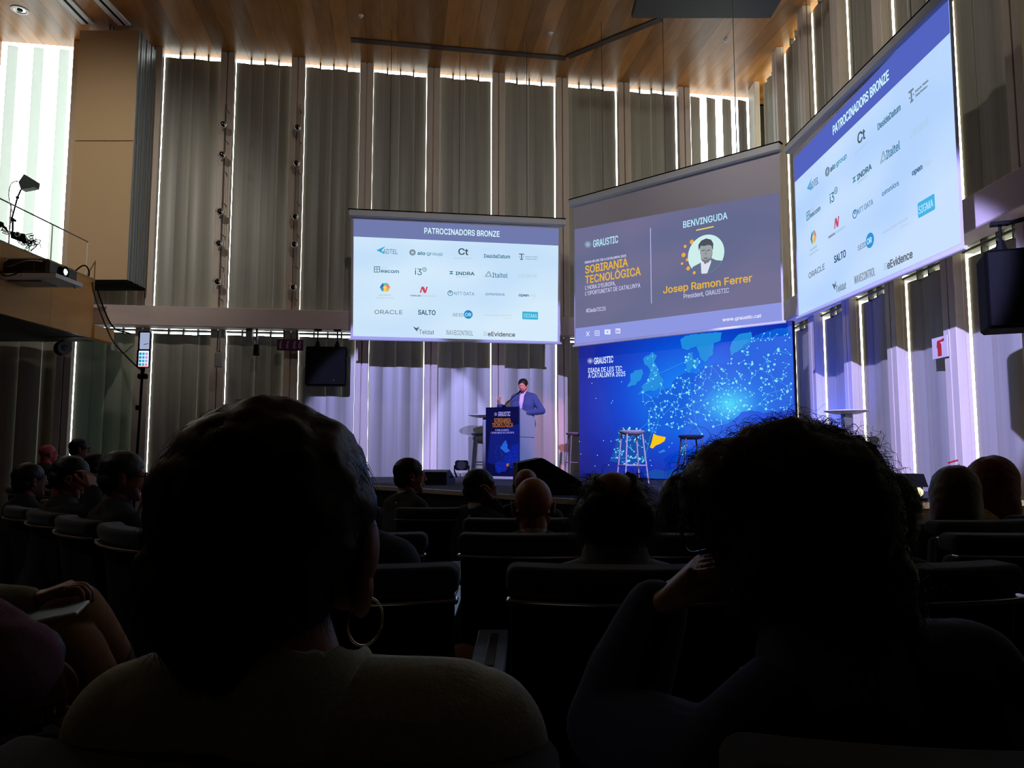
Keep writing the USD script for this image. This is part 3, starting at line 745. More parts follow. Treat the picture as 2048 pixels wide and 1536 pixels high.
for _ in range(150):
    p = zz(rg.uniform(460, 655), rg.uniform(1020, 1250))
    if fp_.contains(Point(p)): dd.append(sheet(Point(p).buffer(rg.uniform(.003, .006), quad_segs=2), -.0365, -.034))
obj('poster_dots', cat_(dd), prt_c, lec, kind='stuff')
obj('poster_print', sheet(jag([(550, 1180), (570, 1172), (575, 1190), (555, 1203)], .5), -.037, -.034), ink_y, lec)

mic = thing('gooseneck_microphone', 'thin black gooseneck microphone on the lectern top', 'microphone', (0, 0, 0))
mp0, mp1 = at(1008, 812, 13.30), at(1041, 782, 13.45)
mid1 = mp0 + np.array([.02, 0, .16])
obj('base', moved(lathe([(0, -.03), (.03, -.03), (.03, .012), (0, .016)]), mp0), black_m, mic)
obj('gooseneck', tube(bez(mp0, (mp0 + mp1) / 2 + [0, 0, .02], mp1), .0075), black_m, mic)
obj('capsule', cyl(mp1 - (mp1 - mp0) * .22, mp1, .012, .017), black_m, mic)

# high tables
def high_table(label, p, r, h, square=False):
    t = thing('high_table', label, 'table', p)
    if square: obj('tabletop', cham(-r, r, -r, r, h - .03, h, .006), white_m, t)
    else: obj('tabletop', lathe([(0, h - .05), (r * .55, h - .05), (r * .97, h - .018), (r, h - .010), (r, h), (0, h)], 40), white_m, t, smooth=35)
    obj('column', cham(-.06, .06, -.06, .06, .02, h - .045, .01), steel_m, t)
    obj('foot', cham(-.24, .24, -.24, .24, .0, .02, .004), steel_m, t)
    return t
q = at(972, 830, 14.25); high_table('white high table partly behind the lectern', (q[0], q[1], STZ + .001), .34, q[2] - STZ)
q = at(1693, 821, 10.2); high_table('white round high table in front of the right wall', (q[0], q[1], STZ + .001), .29, q[2] - STZ)

pink_m = M('stool_pale_pink', (214, 196, 206), .35); dkst_m = M('stool_dark', (36, 38, 48), .4); gry_m = M('stool_mauve', (120, 104, 122), .4)
def stool(label, p, h, m, rz=0):
    t = thing('bar_stool', label, 'stool', p, rz, group=None)
    r = .19
    obj('seat', lathe([(0, h - .075), (.10, h - .075), (.165, h - .06), (.20, h - .03), (.205, h - .015), (.185, h), (.12, h - .012), (0, h - .022)], 28), m, t, smooth=40)
    for sx in (-1, 1):
        for sy in (-1, 1):
            obj('leg', cyl((sx * .125, sy * .125, h - .06), (sx * .19, sy * .19, 0), .013, .011, 10), m, t)
    k = .34; w = .125 + (.065) * (1 - k / h) * 1.0
    for A, B_ in (((-w, -w), (w, -w)), ((w, -w), (w, w)), ((w, w), (-w, w)), ((-w, w), (-w, -w))):
        obj('footrest', cyl((*A, k - .06), (*B_, k - .06), .010, n=8), m, t)
    return t
def stool_px(label, x, yf, depth, yt, m, rz=8):
    p = at(x, yf, depth); h = at(x, yt, depth)[2] - STZ
    stool(label, (p[0], p[1], STZ + .001), h, m, rz)
stool_px('pale pink bar stool in front of the blue video wall', 1265, 960, 11.6, 861, pink_m, 12)
stool_px('dark bar stool in front of the video wall, right of the pale one', 1384, 960, 11.9, 870, dkst_m, 5)
stool_px('mauve bar stool at the left edge of the video wall', 1153, 952, 14.4, 865, gry_m, 10)
stool_px('dark bar stool beside the lectern under the high table', 962, 948, 14.85, 866, dkst_m, 0)

def par_light(name, label, p, s, rz, lamp=None):
    t = thing(name, label, 'stage light', p, rz)
    obj('housing', cham(-.13 * s, .13 * s, -.10 * s, .10 * s, .14 * s, .34 * s, .03 * s), black_m, t)
    obj('lens', moved(lathe([(0, -.005), (.07 * s, -.005), (.085 * s, .01), (.085 * s, .03), (0, .03)]), (0, -.10 * s, .24 * s), rx=math.pi / 2), blackgloss_m, t)
    for sx in (-1, 1):
        obj('bracket_leg', cat_([cyl((sx * .145 * s, 0, .24 * s), (sx * .145 * s, 0, .12 * s), .014 * s, n=8), cyl((sx * .145 * s, 0, .12 * s), (sx * .10 * s, -.10 * s, .0), .014 * s, n=8), cyl((sx * .145 * s, 0, .12 * s), (sx * .10 * s, .10 * s, .0), .014 * s, n=8)]), black_m, t)
    return t
q = on_stage(932, 950); par_light('floor_spotlight', 'small black spotlight on legs at the back of the stage', (q[0], 14.3, STZ), .95, 0)
# stage monitors
def wedge(label, p, w, dpt, h, rz, m=black_m):
    t = thing('stage_monitor', label, 'speaker', p, rz)
    prof = Polygon([(-dpt / 2, 0), (dpt / 2, 0), (dpt / 2, h * .35), (-dpt * .12, h), (-dpt / 2, h * .86)])
    mm = trimesh.creation.extrude_polygon(prof, w, engine='earcut'); vv = np.array(mm.vertices)
    mm.vertices = np.c_[vv[:, 2] - w / 2, vv[:, 0], vv[:, 1]]; mm.fix_normals()
    obj('cabinet', mm, m, t)
    a_ = np.array([0, -dpt * .12, h]); b_ = np.array([0, dpt / 2, h * .35]); n_ = np.array([0, h * .65, dpt * .62]); n_ /= np.linalg.norm(n_)
    g = []
    for s_ in (-1, 1):
        for f_ in (.06, .94):
            pp = a_ + (b_ - a_) * f_ + n_ * .006; g.append(pp + [s_ * w * .46, 0, 0])
    obj('grille', trimesh.Trimesh(np.array(g), [[0, 1, 3], [0, 3, 2]], process=False), grille_m, t)
    obj('handle', bx(w / 2, w / 2 + .012, -.07, .07, h * .45, h * .55), grille_m, t)
    return t
q = atz(1086, 992, STZ)
wedge('large black stage monitor at the stage edge behind the bald men', (q[0] + .06, 8.75, STZ + .001), .50, .74, .42, -84)
q = on_stage(872, 970)
wedge('low dark wedge monitor on the left of the stage', (q[0], q[1] + .25, STZ + .001), .42, .40, .22, -14, M('wedge_grey', (50, 50, 60), .5))
# hall blinder lamp with lit bulbs, and its stand
q = atz(1838, 1003, STZ)
bl = thing('blinder_lamp', 'black stage lamp with two glowing warm bulbs on the right stage edge', 'stage light', (q[0], q[1] + .15, STZ))
z0 = .02
obj('hood', man2tri(Manifold.hull_points(np.array([[-.105, -.07, .27], [.105, -.07, .27], [-.105, .08, .27], [.105, .08, .27], [-.13, -.10, .14], [.13, -.10, .14], [-.13, .10, .14], [.13, .10, .14]]))), black_m, bl)
obj('base', cham(-.12, .12, -.10, .10, .0, .03, .006), black_m, bl)
for sx in (-1, 1): obj('side_arm', cyl((sx * .125, .02, .03), (sx * .13, .02, .15), .008, n=8), black_m, bl)
for x_, k in ((-.035, 2.5), (.07, 2.0)):
    obj('bulb', moved(trimesh.creation.icosphere(3, .045), (x_, -.02, .085)), E((250, 246, 170), k), bl, smooth=True)
obj('reflector', bx(-.115, .115, .045, .055, .04, .14), white_m, bl)
wl = UsdLux.SphereLight.Define(stage, '/World/warm_floor_light'); wl.CreateRadiusAttr(.05); wl.CreateIntensityAttr(80); wl.CreateColorAttr(Gf.Vec3f(1.0, .62, .40))
UsdGeom.Xformable(wl).AddTranslateOp().Set((4.75, 6.9, 1.12))

# fire extinguisher and its sign
def RWp(x, y, d=0.0):
    r = ray(x, y); o = RWO + RW.b * d - [0, 0, CZ]; p = r * (np.dot(o, RW.b) / np.dot(r, RW.b)); p[2] += CZ; return p
pa, pb = RWp(1863, 678, -.03), RWp(1895, 713, -.03)
sg = thing('fire_sign', 'small red and white fire extinguisher sign on the right wall', 'sign', (pa[0], pa[1], pb[2]), -90.6)
w_, h_ = .33, pa[2] - pb[2]
obj('plate', cham(0, w_, .0, .012, 0, h_, .003), M('sign_plate', (212, 200, 196), .5), sg)
ext = unary_union([Polygon([(.38, .10), (.62, .10), (.62, .62), (.55, .72), (.45, .72), (.38, .62)]), Polygon([(.44, .72), (.56, .72), (.56, .84), (.44, .84)]), Polygon([(.46, .80), (.80, .90), (.80, .76), (.60, .76)]), Polygon([(.36, .80), (.46, .84), (.40, .50), (.33, .50)])])
ext = Polygon(ext.exterior) if ext.geom_type == 'Polygon' else ext
from shapely import affinity
obj('pictogram', sheet(affinity.scale(ext, w_, h_, origin=(0, 0)), -.004, -.0005), M('sign_red', (190, 20, 24), .5), sg)
q = RWp(1901, 945, -.16)
FH = q[2] + .03 - .956
fe = thing('fire_extinguisher', 'red fire extinguisher on the right wall behind the blonde head', 'fire extinguisher', (q[0], q[1], .956))
obj('cylinder', lathe([(0, 0), (.065, 0), (.07, .02), (.07, FH - .09), (.05, FH - .03), (.025, FH), (0, FH)], 24), M('ext_red', (196, 24, 30), .3), fe, smooth=40)
obj('valve', cyl((0, 0, FH), (0, 0, FH + .05), .02), black_m, fe)
obj('handle', cat_([tube([(0, 0, FH + .05), (-.02, 0, FH + .08), (.09, .0, FH + .11)], .010), tube([(0, 0, FH + .03), (.08, 0, FH + .05)], .009)]), M('handle_red', (170, 24, 36), .4), fe)
obj('hose', tube(bez((-.02, 0, FH + .03), (-.14, 0, FH), (-.12, 0, .12), (-.078, 0, .08)), .011), black_m, fe)

# loudspeakers hanging from the beams
def hang_speaker(label, p, w, h, d, rz, top):
    t = thing('loudspeaker', label, 'loudspeaker', p, rz)
    obj('cabinet', cham(-w / 2, w / 2, -d / 2, d / 2, 0, h, .025), grille_m, t)
    obj('front_grille', cham(-w / 2 + .02, w / 2 - .02, -d / 2 - .012, -d / 2 + .004, .02, h - .02, .006), black_m, t)
    obj('status_light', moved(trimesh.creation.icosphere(1, .006), (w * .2, -d / 2 - .013, .10)), E((200, 200, 220), .5), t)
    for sx in (-1, 1):
        obj('bracket', cat_([cyl((sx * w * .24, 0, h), (sx * w * .24, 0, h + .12), .06, .025, 8), cyl((sx * w * .24, 0, h + .12), (sx * w * .24, 0, top), .012, n=8), bx(sx * w * .24 - .07, sx * w * .24 + .07, -.04, .04, top - .03, top)]), black_m, t)
    return t
p0 = at(653, 772, 14.2); p1 = at(653, 695, 14.2)
ww = at(694, 730, 14.05)[0] - at(613, 730, 14.05)[0]
hang_speaker('black loudspeaker hanging under the beam left of the lectern', p0, ww, p1[2] - p0[2], .30, 6, B0 - p0[2])
p0 = at(2054, 660, 6.2); p1 = at(2036, 505, 6.2)
tR = hang_speaker('large black loudspeaker hanging at the right edge of the hall', p0, .62, p1[2] - p0[2], .42, -24, at(2025, 440, 6.2)[2] - p0[2])

zt2 = at(2036, 440, 6.2)[2] - p0[2]
obj('wall_arm', cat_([cyl((-.1, 0, zt2 - .02), (.2, .1, zt2 + .06), .02, n=8), cyl((.2, .1, zt2 + .06), (.62, .28, 3.95 - p0[2]), .02, n=8)]), black_m, tR)

# small fittings under the back beam
q = at(437, 735, 13.7); q2 = at(437, 705, 13.7)
t = thing('wall_speaker', 'small beige wall speaker on the back wall pilaster', 'speaker', q, 20)
obj('body', cham(-.075, .075, -.07, .09, 0, q2[2] - q[2], .02), M('beige_plastic', (176, 172, 160), .5), t)
obj('bracket', tube([(0, .05, q2[2] - q[2]), (0, .10, q2[2] - q[2] + .03), (0, .26, q2[2] - q[2] + .05)], .012), black_m, t)
obj('conduit', cyl((0, .20, q2[2] - q[2] + .04), (0, .20, at(437, 662, 14.1)[2] - q[2]), .012, n=8), steel_m, t)
q = at(125, 697, 13.1)
t = thing('globe_speaker', 'grey ball-shaped speaker under the balcony at the far left', 'speaker', q, 25)
obj('ball', moved(trimesh.creation.icosphere(3, .14), (0, 0, 0)), M('globe_grey', (70, 72, 68), .6), t, smooth=True)
obj('grille', moved(lathe([(0, -.02), (.11, -.01), (.115, .0), (0, .0)]), (.05, -.115, 0), rx=math.pi / 2, rz=.4), M('globe_face', (96, 98, 92), .6), t)
obj('mount', cyl((0, 0, .10), (0, .02, 3.45 - q[2]), .02, n=10), steel_m, t)
q = at(513, 690, 14.15)
t = thing('track_spotlight', 'small black spotlight hanging under the back beam', 'spotlight', q, 0)
hh = B0 - q[2]
obj('barrel', cyl((.01, -.03, -.20), (0, 0, .0), .062, .05, 16), black_m, t)
obj('yoke', cat_([cyl((0, 0, 0), (0, 0, hh), .02, n=8), bx(-.06, .02, -.03, .03, .10, .16)]), steel_m, t)
obj('adapter_box', bx(-.20, -.08, -.04, .05, .06, hh), steel_m, t)
q0, q1 = at(553, 700, 14.15), at(605, 678, 14.15)
t = thing('exit_sign', 'dark purple sign with pale figures under the back beam', 'sign', (q0[0], q0[1], q0[2]), 8.6)
w_, h_ = (q1[0] - q0[0]), q1[2] - q0[2]
obj('box', cham(0, w_, 0, .06, 0, h_, .01), M('exit_purple', (64, 18, 58), .4), t)
pm = M('exit_pale', (150, 96, 140), .5)
for x in (.10, .36, .62, .82):
    obj('pictogram', sheet(Polygon([(x * w_, h_ * .15), (x * w_ + .05, h_ * .15), (x * w_ + .035, h_ * .5), (x * w_ + .055, h_ * .85), (x * w_ + .02, h_ * .85), (x * w_, h_ * .5)]), -.004, .001), pm, t)
for x in (.25, .75): obj('hanger', cyl((w_ * x, .03, h_), (w_ * x, .03, B0 - q0[2]), .01, n=6), black_m, t)

# chrome wall spotlights on rods in front of two pilasters
for cx, rows, lab in ((445, (253, 313, 426, 489, 565), 'left'), (594, (259, 330, 436, 491, 576), 'right')):
    dpt = 14.05 if cx < 500 else 14.25
    topp, bot = at(cx + 6, 208, dpt), at(cx - 6, 612, dpt)
    xm = (topp[0] + bot[0]) / 2
    t = thing('spotlight_rail', f'thin vertical rail on the {"first" if cx < 500 else "second"} back wall pilaster, with five chrome spotlights', 'rail', (xm, dpt, 0))
    for o_ in (-.015, .02): obj('rod', cyl((o_, 0, bot[2]), (o_, 0, topp[2]), .005, n=6), steel_m, t)
    for z in np.linspace(bot[2] + .15, topp[2] - .1, 7): obj('standoff', cyl((0, 0, z), (0, .24, z), .008, n=6), rail_m, t)
    ords = ('topmost', 'second highest', 'middle', 'second lowest', 'lowest')
    for yy, o_ in zip(rows, ords):
        q = at(cx, yy, dpt)
        s_ = thing('wall_spotlight', f'{o_} chrome spotlight on the {"first" if cx < 500 else "second"} wall rail', 'spotlight', (xm, dpt - .03, q[2]), 0, 'chrome spotlights on the wall rails')
        sgn = 1
        obj('mount', cyl((-.10, .01, .055), (-.01, -.01, .02), .05, .055, 14), pil_m, s_)
        obj('globe', moved(trimesh.creation.icosphere(3, .072), (.005, -.07, -.01)), chrome_m, s_, smooth=True)
        obj('bezel', moved(lathe([(.020, 0), (.036, 0), (.036, .012), (.020, .012)], 20), (.008, -.135, -.016), rx=math.pi / 2), black_m, s_)

# phones on a stand
q = at(288, 735, 6.4); p1 = at(288, 665, 6.4)
t = thing('phone_stand', 'thin black stand with a clamp rising between the seats at left', 'stand', (q[0], q[1], 0))
fz = floor_z(q[1])
obj('pole', cyl((-.045, 0, fz + .55), (-.010, 0, q[2] - .045), .014, .009, 10), black_m, t)
obj('lower_tube', cyl((-.045, 0, fz + .12), (-.045, 0, fz + .7), .018, n=10), black_m, t)
obj('collar', cyl((-.035, 0, q[2] - .37), (-.034, 0, q[2] - .33), .022, n=10), black_m, t)
obj('clamp', cham(-.05, .035, -.02, .02, q[2] - .10, q[2] - .055, .01), black_m, t)
obj('clamp_neck', cyl((-.012, 0, q[2] - .06), (-.005, 0, q[2] + .0), .016, n=8), black_m, t)
for k in range(3):
    an = k * 2 * math.pi / 3 + .5
    obj('leg', cyl((-.045, 0, fz + .45), (-.045 + .38 * math.cos(an), .38 * math.sin(an), fz + .01), .010, n=8), black_m, t)
tp = thing('smartphone', 'upper phone on the stand, showing a pale picture', 'phone', (q[0], q[1] - .02, q[2] + .150), 4)
hh = (p1[2] - q[2]) / 2
obj('case', cham(-.052, .052, .0, .014, -.005, hh + .01, .006), black_m, tp)
obj('screen', cham(-.034, .046, -.002, .001, .008, hh, .004), E((176, 188, 224), .8), tp)
obj('picture_detail', sheet(Polygon([(-.002, .045), (.04, .055), (.04, .06), (.0, .052)]), -.004, -.002), E((90, 96, 120), .5), tp)
tq = thing('smartphone', 'lower phone on the stand, showing a grid of coloured icons', 'phone', (q[0], q[1] - .02, q[2] + .002), 4)
obj('case', cham(-.058, .052, .0, .014, -.006, hh - .004, .006), black_m, tq)
obj('screen', cham(-.038, .046, -.002, .001, .0, hh - .012, .004), E((210, 226, 255), 1.3), tq)
for r in range(4):
    for c_ in range(3):
        obj('app_icon', sheet(sbox(-.034 + c_ * .026, .010 + r * .031, -.014 + c_ * .026, .033 + r * .031).buffer(-.003).buffer(.003), -.004, -.0015), E([(40, 150, 190), (60, 170, 210), (200, 160, 230)][c_], .9), tq)
obj('app_dock', sheet(sbox(-.036, -.0, .044, .007), -.004, -.0015), E((240, 120, 70), .9), tq)

# ------------------------------------------------------------------ things at the balcony
zs_ = 3.45
A_, B_ = at(0, 545, 10.9), at(160, 567, 11.75)
SY = 10.5
zsh = at(112, 546, SY)[2]; xs = at(112, 546, SY)[0]
sd = atz(160, 567, zsh)[1] - SY
sh = thing('projector_shelf', 'white shelf bracketed to the balcony front under the projector', 'shelf', (BX, SY, zsh - .06))
obj('board', bx(0.002, xs - BX, 0, sd, 0, .06), white_m, sh)
obj('bracket', side(Polygon([(.2, 0), (sd - .1, 0), (sd - .1, -.02), (.2, -.02)]), 0.002, .5), steel_m, sh)
obj('hook', cyl((xs - BX - .08, sd - .06, 0), (xs - BX - .08, sd - .06, -.03), .02, n=8), white_m, sh)
pj = thing('projector', 'black projector with a glowing lens on the balcony shelf', 'projector', (BX + .02, SY + .08, zsh + .001))
pw = xs - BX - .19
zt_ = at(75, 516, SY + .08)[2] - zsh
obj('body', cham(0, pw, 0, .75, .0, zt_, .04), blackgloss_m, pj)
obj('top_lid', bx(.0, pw * .75, -.01, .02, zt_ - .012, zt_ + .006), white_m, pj)
obj('lens_ring', moved(lathe([(.05, 0), (.085, 0), (.085, .05), (.05, .05)], 24), (pw - .01, .36, zt_ * .5), ry=math.pi / 2), black_m, pj)
obj('lens', moved(trimesh.creation.icosphere(3, .055), (pw + .005, .36, zt_ * .5)), E((200, 250, 255), 4), pj, smooth=True)
obj('seam', bx(pw * .68, pw * .69, -.003, .0, .03, zt_ - .03), steel_m, pj)
cb = thing('power_cable', 'black cable looped in front of the projector', 'cable')
obj('cord', tube(bez((BX + .06, SY + .05, zsh + .12), (BX + .25, SY - .05, zsh + .04), (BX + .3, SY - .05, zsh + .22), (BX + .62, SY + .01, zsh + .17)), .009, 6), steel_m, cb)
obj('cord', tube(bez((BX + .04, SY - .02, zsh + .02), (BX + .12, SY - .05, zsh - .12), (BX + .28, SY - .05, zsh - .03), (BX + .33, SY - .01, zsh + .03)), .010, 6), black_m, cb)
for lab, pts in (('left of two black cables drooping from the balcony corner to the phone stand', [(187, 565), (192, 600), (215, 660), (232, 690), (262, 722), (281, 738)]), ('right of two black cables drooping from the balcony corner', [(190, 567), (205, 610), (222, 648), (240, 662), (262, 668)])):
    ds = np.linspace(13.0, 6.5 if 'left' in lab else 13.8, len(pts)) if 'left' in lab else np.linspace(13.0, 13.9, len(pts))
    P_ = np.array([at(x, y, d) for (x, y), d in zip(pts, ds)])
    from scipy.interpolate import CubicSpline
    cs_ = CubicSpline(np.arange(len(P_)), P_)
    c_ = thing('hanging_cable', lab, 'cable')
    obj('cord', tube(cs_(np.linspace(0, len(P_) - 1, 40)), np.linspace(.014, .007, 40) if 'left' in lab else .013, 6), black_m, c_)
lp = thing('cable_loop', 'small loop of black cable on the balcony corner', 'cable')
obj('cord', tube(CubicSpline(np.arange(5), [at(150, 543, 12.7), at(162, 533, 12.72), at(172, 532, 12.74), at(178, 543, 12.76), at(175, 556, 12.78)])(np.linspace(0, 4, 24)), .012, 6), black_m, lp)

dl = 11.0
def bp(x, y, d=dl): return at(x, y, d)
ms_ = thing('music_stand_lamp', 'black shaded lamp on a thin jointed stand on the balcony', 'lamp')
shade = [bp(37, 364), bp(48, 348), bp(71, 362), bp(69, 374), bp(42, 379)]
back = [p + np.array([-.02, .14, .01]) for p in shade]
obj('shade', man2tri(Manifold.hull_points(np.vstack([shade, back]))), M('lamp_shade', (52, 62, 62), .5), ms_)
obj('stem', tube([bp(42, 379), bp(35, 395), bp(24, 436)], .010), black_m, ms_)
obj('joint', moved(trimesh.creation.icosphere(2, .022), bp(35, 395)), black_m, ms_)
obj('foot_stem', cyl(bp(26, 436), bp(25, 463), .012, n=8), black_m, ms_)
obj('clamp', cat_([cyl(bp(20, 435), bp(31, 442), .018, n=8), cyl(bp(23, 437), bp(20, 447), .014, n=8)]), black_m, ms_)
obj('wire', tube(CubicSpline(np.arange(5), [bp(37, 362), bp(27, 364), bp(20, 373), bp(18, 395), bp(26, 425)])(np.linspace(0, 4, 24)), .005, 6), black_m, ms_)
mixd = thing('mixing_console', 'black sound box with a pale dial and tangled leads on the balcony edge', 'audio device')
obj('case', man2tri(Manifold.hull_points(np.array([bp(20, 462), bp(50, 468), bp(54, 488), bp(22, 476), bp(20, 462, 11.3), bp(50, 468, 11.3), bp(54, 486, 11.3), bp(22, 476, 11.3)]))), black_m, mixd)
obj('dial', moved(lathe([(.028, 0), (.04, 0), (.04, .02), (.028, .02)], 20), bp(36, 469, 10.96), rx=math.pi / 2), white_m, mixd)
rr = np.random.default_rng(4)
for k in range(9):
    c0_ = bp(rr.uniform(52, 70), rr.uniform(474, 492), 11.05)
    P_ = c0_ + rr.normal(0, .05, (6, 3)) * [1, .8, 1.0]
    obj('lead', tube(CubicSpline(np.arange(6), P_)(np.linspace(0, 5, 26)), .005, 5), black_m, mixd)
for k in range(6):
    P_ = np.array([bp(x, y, 10.95) for x, y in ((0 + k, 455 + 2 * k), (8, 452 + 3 * k), (15, 462 + k), (24, 466 + k), (40 + 4 * k, 486))]) + rr.normal(0, .015, (5, 3))
    obj('lead', tube(CubicSpline(np.arange(5), P_)(np.linspace(0, 4, 22)), .006, 5), black_m, mixd)
q = bp(0, 450, 10.7)
t = thing('desk_microphone', 'small black device at the left end of the balcony edge', 'audio device', q)
obj('body', cham(-.06, .03, -.03, .05, -.02, .05, .012), black_m, t); obj('arm', cyl((0, 0, 0), (.10, 0, -.05), .012, n=8), black_m, t)

# ceiling fittings
q = atz(40, 20, CEIL)
t = thing('recessed_downlight', 'round chrome recessed downlight in the ceiling over the balcony', 'ceiling light', (q[0], q[1], CEIL - .012))
obj('trim_ring', lathe([(.10, .0), (.145, .0), (.145, .012), (.10, .02), (.10, 0)], 32), white_m, t)
obj('reflector', lathe([(.0, .010), (.09, .010), (.10, .004), (.10, .012), (0, .012)], 32), chrome_m, t)
obj('lamp_cap', lathe([(0, -.002), (.045, -.002), (.045, .009), (0, .009)], 20), black_m, t)
for (x, y, l_) in ((722, 31, 'left one of three small white ceiling sprinklers'), (1101, 66, 'middle one of three small white ceiling sprinklers, near the dark slot'), (1452, 79, 'right one of three small white ceiling sprinklers')):
    q = atz(x, y, CEIL)
    t = thing('ceiling_sprinkler', l_, 'sprinkler', (q[0], q[1], CEIL - .045), 0, 'ceiling sprinklers')
    obj('rosette', lathe([(0, .02), (.03, .02), (.05, .045), (0, .045)], 20), white_m, t); obj('head', lathe([(0, 0), (.022, 0), (.022, .02), (0, .02)], 14), white_m, t)
zz_ = CEIL - .55
c1, c2 = atz(1263, 37, zz_), atz(1541.6, 37, zz_)
t = thing('ceiling_canopy', 'dark grey flat box hanging from the ceiling at the top edge', 'lighting canopy', (c1[0], c1[1] - 2.2, zz_))
obj('box', cham(0, c2[0] - c1[0], 0, 2.2, 0, .12, .01), M('canopy_grey', (56, 54, 52), .6), t)
for x in (.3, c2[0] - c1[0] - .3):
    for y in (.3, 1.9): obj('hanger', cyl((x, y, .12), (x, y, .55), .012, n=8), rail_m, t)

# ------------------------------------------------------------------ auditorium seats
SPH = {k: np.array(trimesh.creation.icosphere(k, 1.0).vertices) for k in (1, 2, 3)}

def rbox(x0, x1, y0, y1, z0, z1, r, edge=.05, bend=0., tilt=0.):
    pts = []
    for x in (x0 + r, x1 - r):
        for y in (y0 + r, y1 - r):
            for z in (z0 + r, z1 - r): pts.append(SPH[2] * r + [x, y, z])
    m = Manifold.hull_points(np.vstack(pts)).refine_to_length(edge)
    t = man2tri(m); v = np.array(t.vertices)
    v[:, 1] += bend * (v[:, 0] / .265) ** 2 - tilt * (v[:, 2] - .42)
    t.vertices = v
    return t

seat_m = M('seat_fabric', (46, 47, 52), .95, noise=(180, .25), bump=(600, .3, .002), sheen=.15)
shell_m = M('seat_shell', (12, 12, 13), .75)
rimm = M('seat_rim', (224, 224, 228), .18, 1.0)
arm_m = M('armrest_metal', (126, 146, 188), .34, .25)
inlay_m = M('armrest_inlay', (40, 44, 56), .4, .3)

def make_seat(label, p, rz, group='dark auditorium seats'):
    t = thing('auditorium_seat', label, 'seat', p, rz, group)
    B = dict(bend=.045, tilt=.13)
    obj('back_shell', rbox(-.255, .255, -.035, -.008, .34, .955, .010, **B), shell_m, t, smooth=40)
    obj('backrest', rbox(-.25, .25, -.006, .055, .45, .935, .025, **B), seat_m, t, smooth=40)
    obj('headrest', rbox(-.265, .265, -.055, .058, .945, 1.012, .026, .04, **B), seat_m, t, smooth=40)
    obj('rim', rbox(-.264, .264, -.070, -.030, .931, .944, .006, .04, **B), rimm, t, smooth=40, label='thin pale rim under the headrest')
    obj('seat_cushion', rbox(-.24, .24, .07, .50, .36, .45, .03), seat_m, t, smooth=40)
    obj('armrest', cham(-.366, -.274, .02, .62, .690, .714, .004), arm_m, t)
    obj('armrest_inlay', cham(-.330, -.302, .22, .56, .708, .717, .003), inlay_m, t)
    obj('armrest_panel', cham(-.335, -.290, .04, .58, .05, .690, .006), shell_m, t)
    obj('pedestal', cham(-.10, .10, .10, .34, .0, .36, .01), shell_m, t)
    return t

seat0 = [None]
def seat(x, d, rz, label, dz=0.):
    """d: how far down the hall the rear top of the backrest stands"""
    a = math.radians(rz); off = .13
    p = (x - math.sin(a) * off, d + math.cos(a) * off, floor_z(d + .1) + dz)
    if seat0[0] is None:
        seat0[0] = make_seat(label, p, rz); return seat0[0]
    return dup(seat0[0], p, rz, label)

seat(-.22, .60, 0, 'auditorium seat nearest the camera, under the woman with the hoop earring', -.05)
seat(.46, .60, -2, 'auditorium seat nearest the camera on the right, under the curly-haired man', -.05)
seat(-.38, 1.6, 2, 'auditorium seat in the second row, left of the silvery armrest')
seat(.25, 1.6, -1, 'auditorium seat in the second row holding the balding man in grey')
seat(.90, 1.62, 6, 'auditorium seat in the second row just right of the curly head')
seat(.075, 2.55, 0, 'auditorium seat directly behind the bald man in the middle')
seat(-.56, 2.55, 2, 'auditorium seat in the third row, partly behind the hoop-earring woman')
seat(.70, 2.55, 3, 'auditorium seat in the third row, between the balding man and the curly man')
seat(1.79, 2.55, 4, 'auditorium seat at the right picture edge in the third row')
seat(.03, 3.5, 0, 'auditorium seat in the fourth row in front of the bald man')
seat(.66, 3.5, 3, 'auditorium seat in the fourth row in front of the balding man')
seat(2.18, 3.35, 10, 'auditorium seat behind the blonde woman at right')
seat(-.49, 4.75, 0, 'auditorium seat behind the man leaning on his hand')
seat(-1.12, 4.80, -3, 'auditorium seat in the fifth row, left of the leaning man')
seat(-1.60, 2.95, -45, 'pale-rimmed angled seat nearest the camera in the left block')
seat(-2.15, 3.56, -45, 'second pale-rimmed angled seat in the left block, behind the grey-haired man')
seat(-2.76, 4.28, -45, 'third pale-rimmed angled seat in the left block')
seat(-3.35, 4.95, -45, 'farthest pale-rimmed angled seat at the left picture edge')
seat(-1.74, 1.66, -45, 'angled seat at far left under the person with tan trousers')

# ------------------------------------------------------------------ people
def S2(p, r, k=2): return SPH[k] * r + np.asarray(p, float)
def hull(*pr, k=2): return Manifold.hull_points(np.vstack([S2(p, r, k) for p, r in pr]))
def ell(c, r, R=None, k=3):
    v = SPH[k] * np.asarray(r, float)
    if R is not None: v = v @ np.asarray(R).T
    return Manifold.hull_points(v + np.asarray(c, float))
def rot(yaw=0, pitch=0, roll=0):           # yaw about z, pitch about x (nose down negative), roll about y
    y, p, r = map(math.radians, (yaw, pitch, roll))
    Rz = np.array([[math.cos(y), -math.sin(y), 0], [math.sin(y), math.cos(y), 0], [0, 0, 1]])
    Rx = np.array([[1, 0, 0], [0, math.cos(p), -math.sin(p)], [0, math.sin(p), math.cos(p)]])
    Ry = np.array([[math.cos(r), 0, math.sin(r)], [0, 1, 0], [-math.sin(r), 0, math.cos(r)]])
    return Rz @ Rx @ Ry
def union(ps): return Manifold.batch_boolean(ps, m3.OpType.Add)
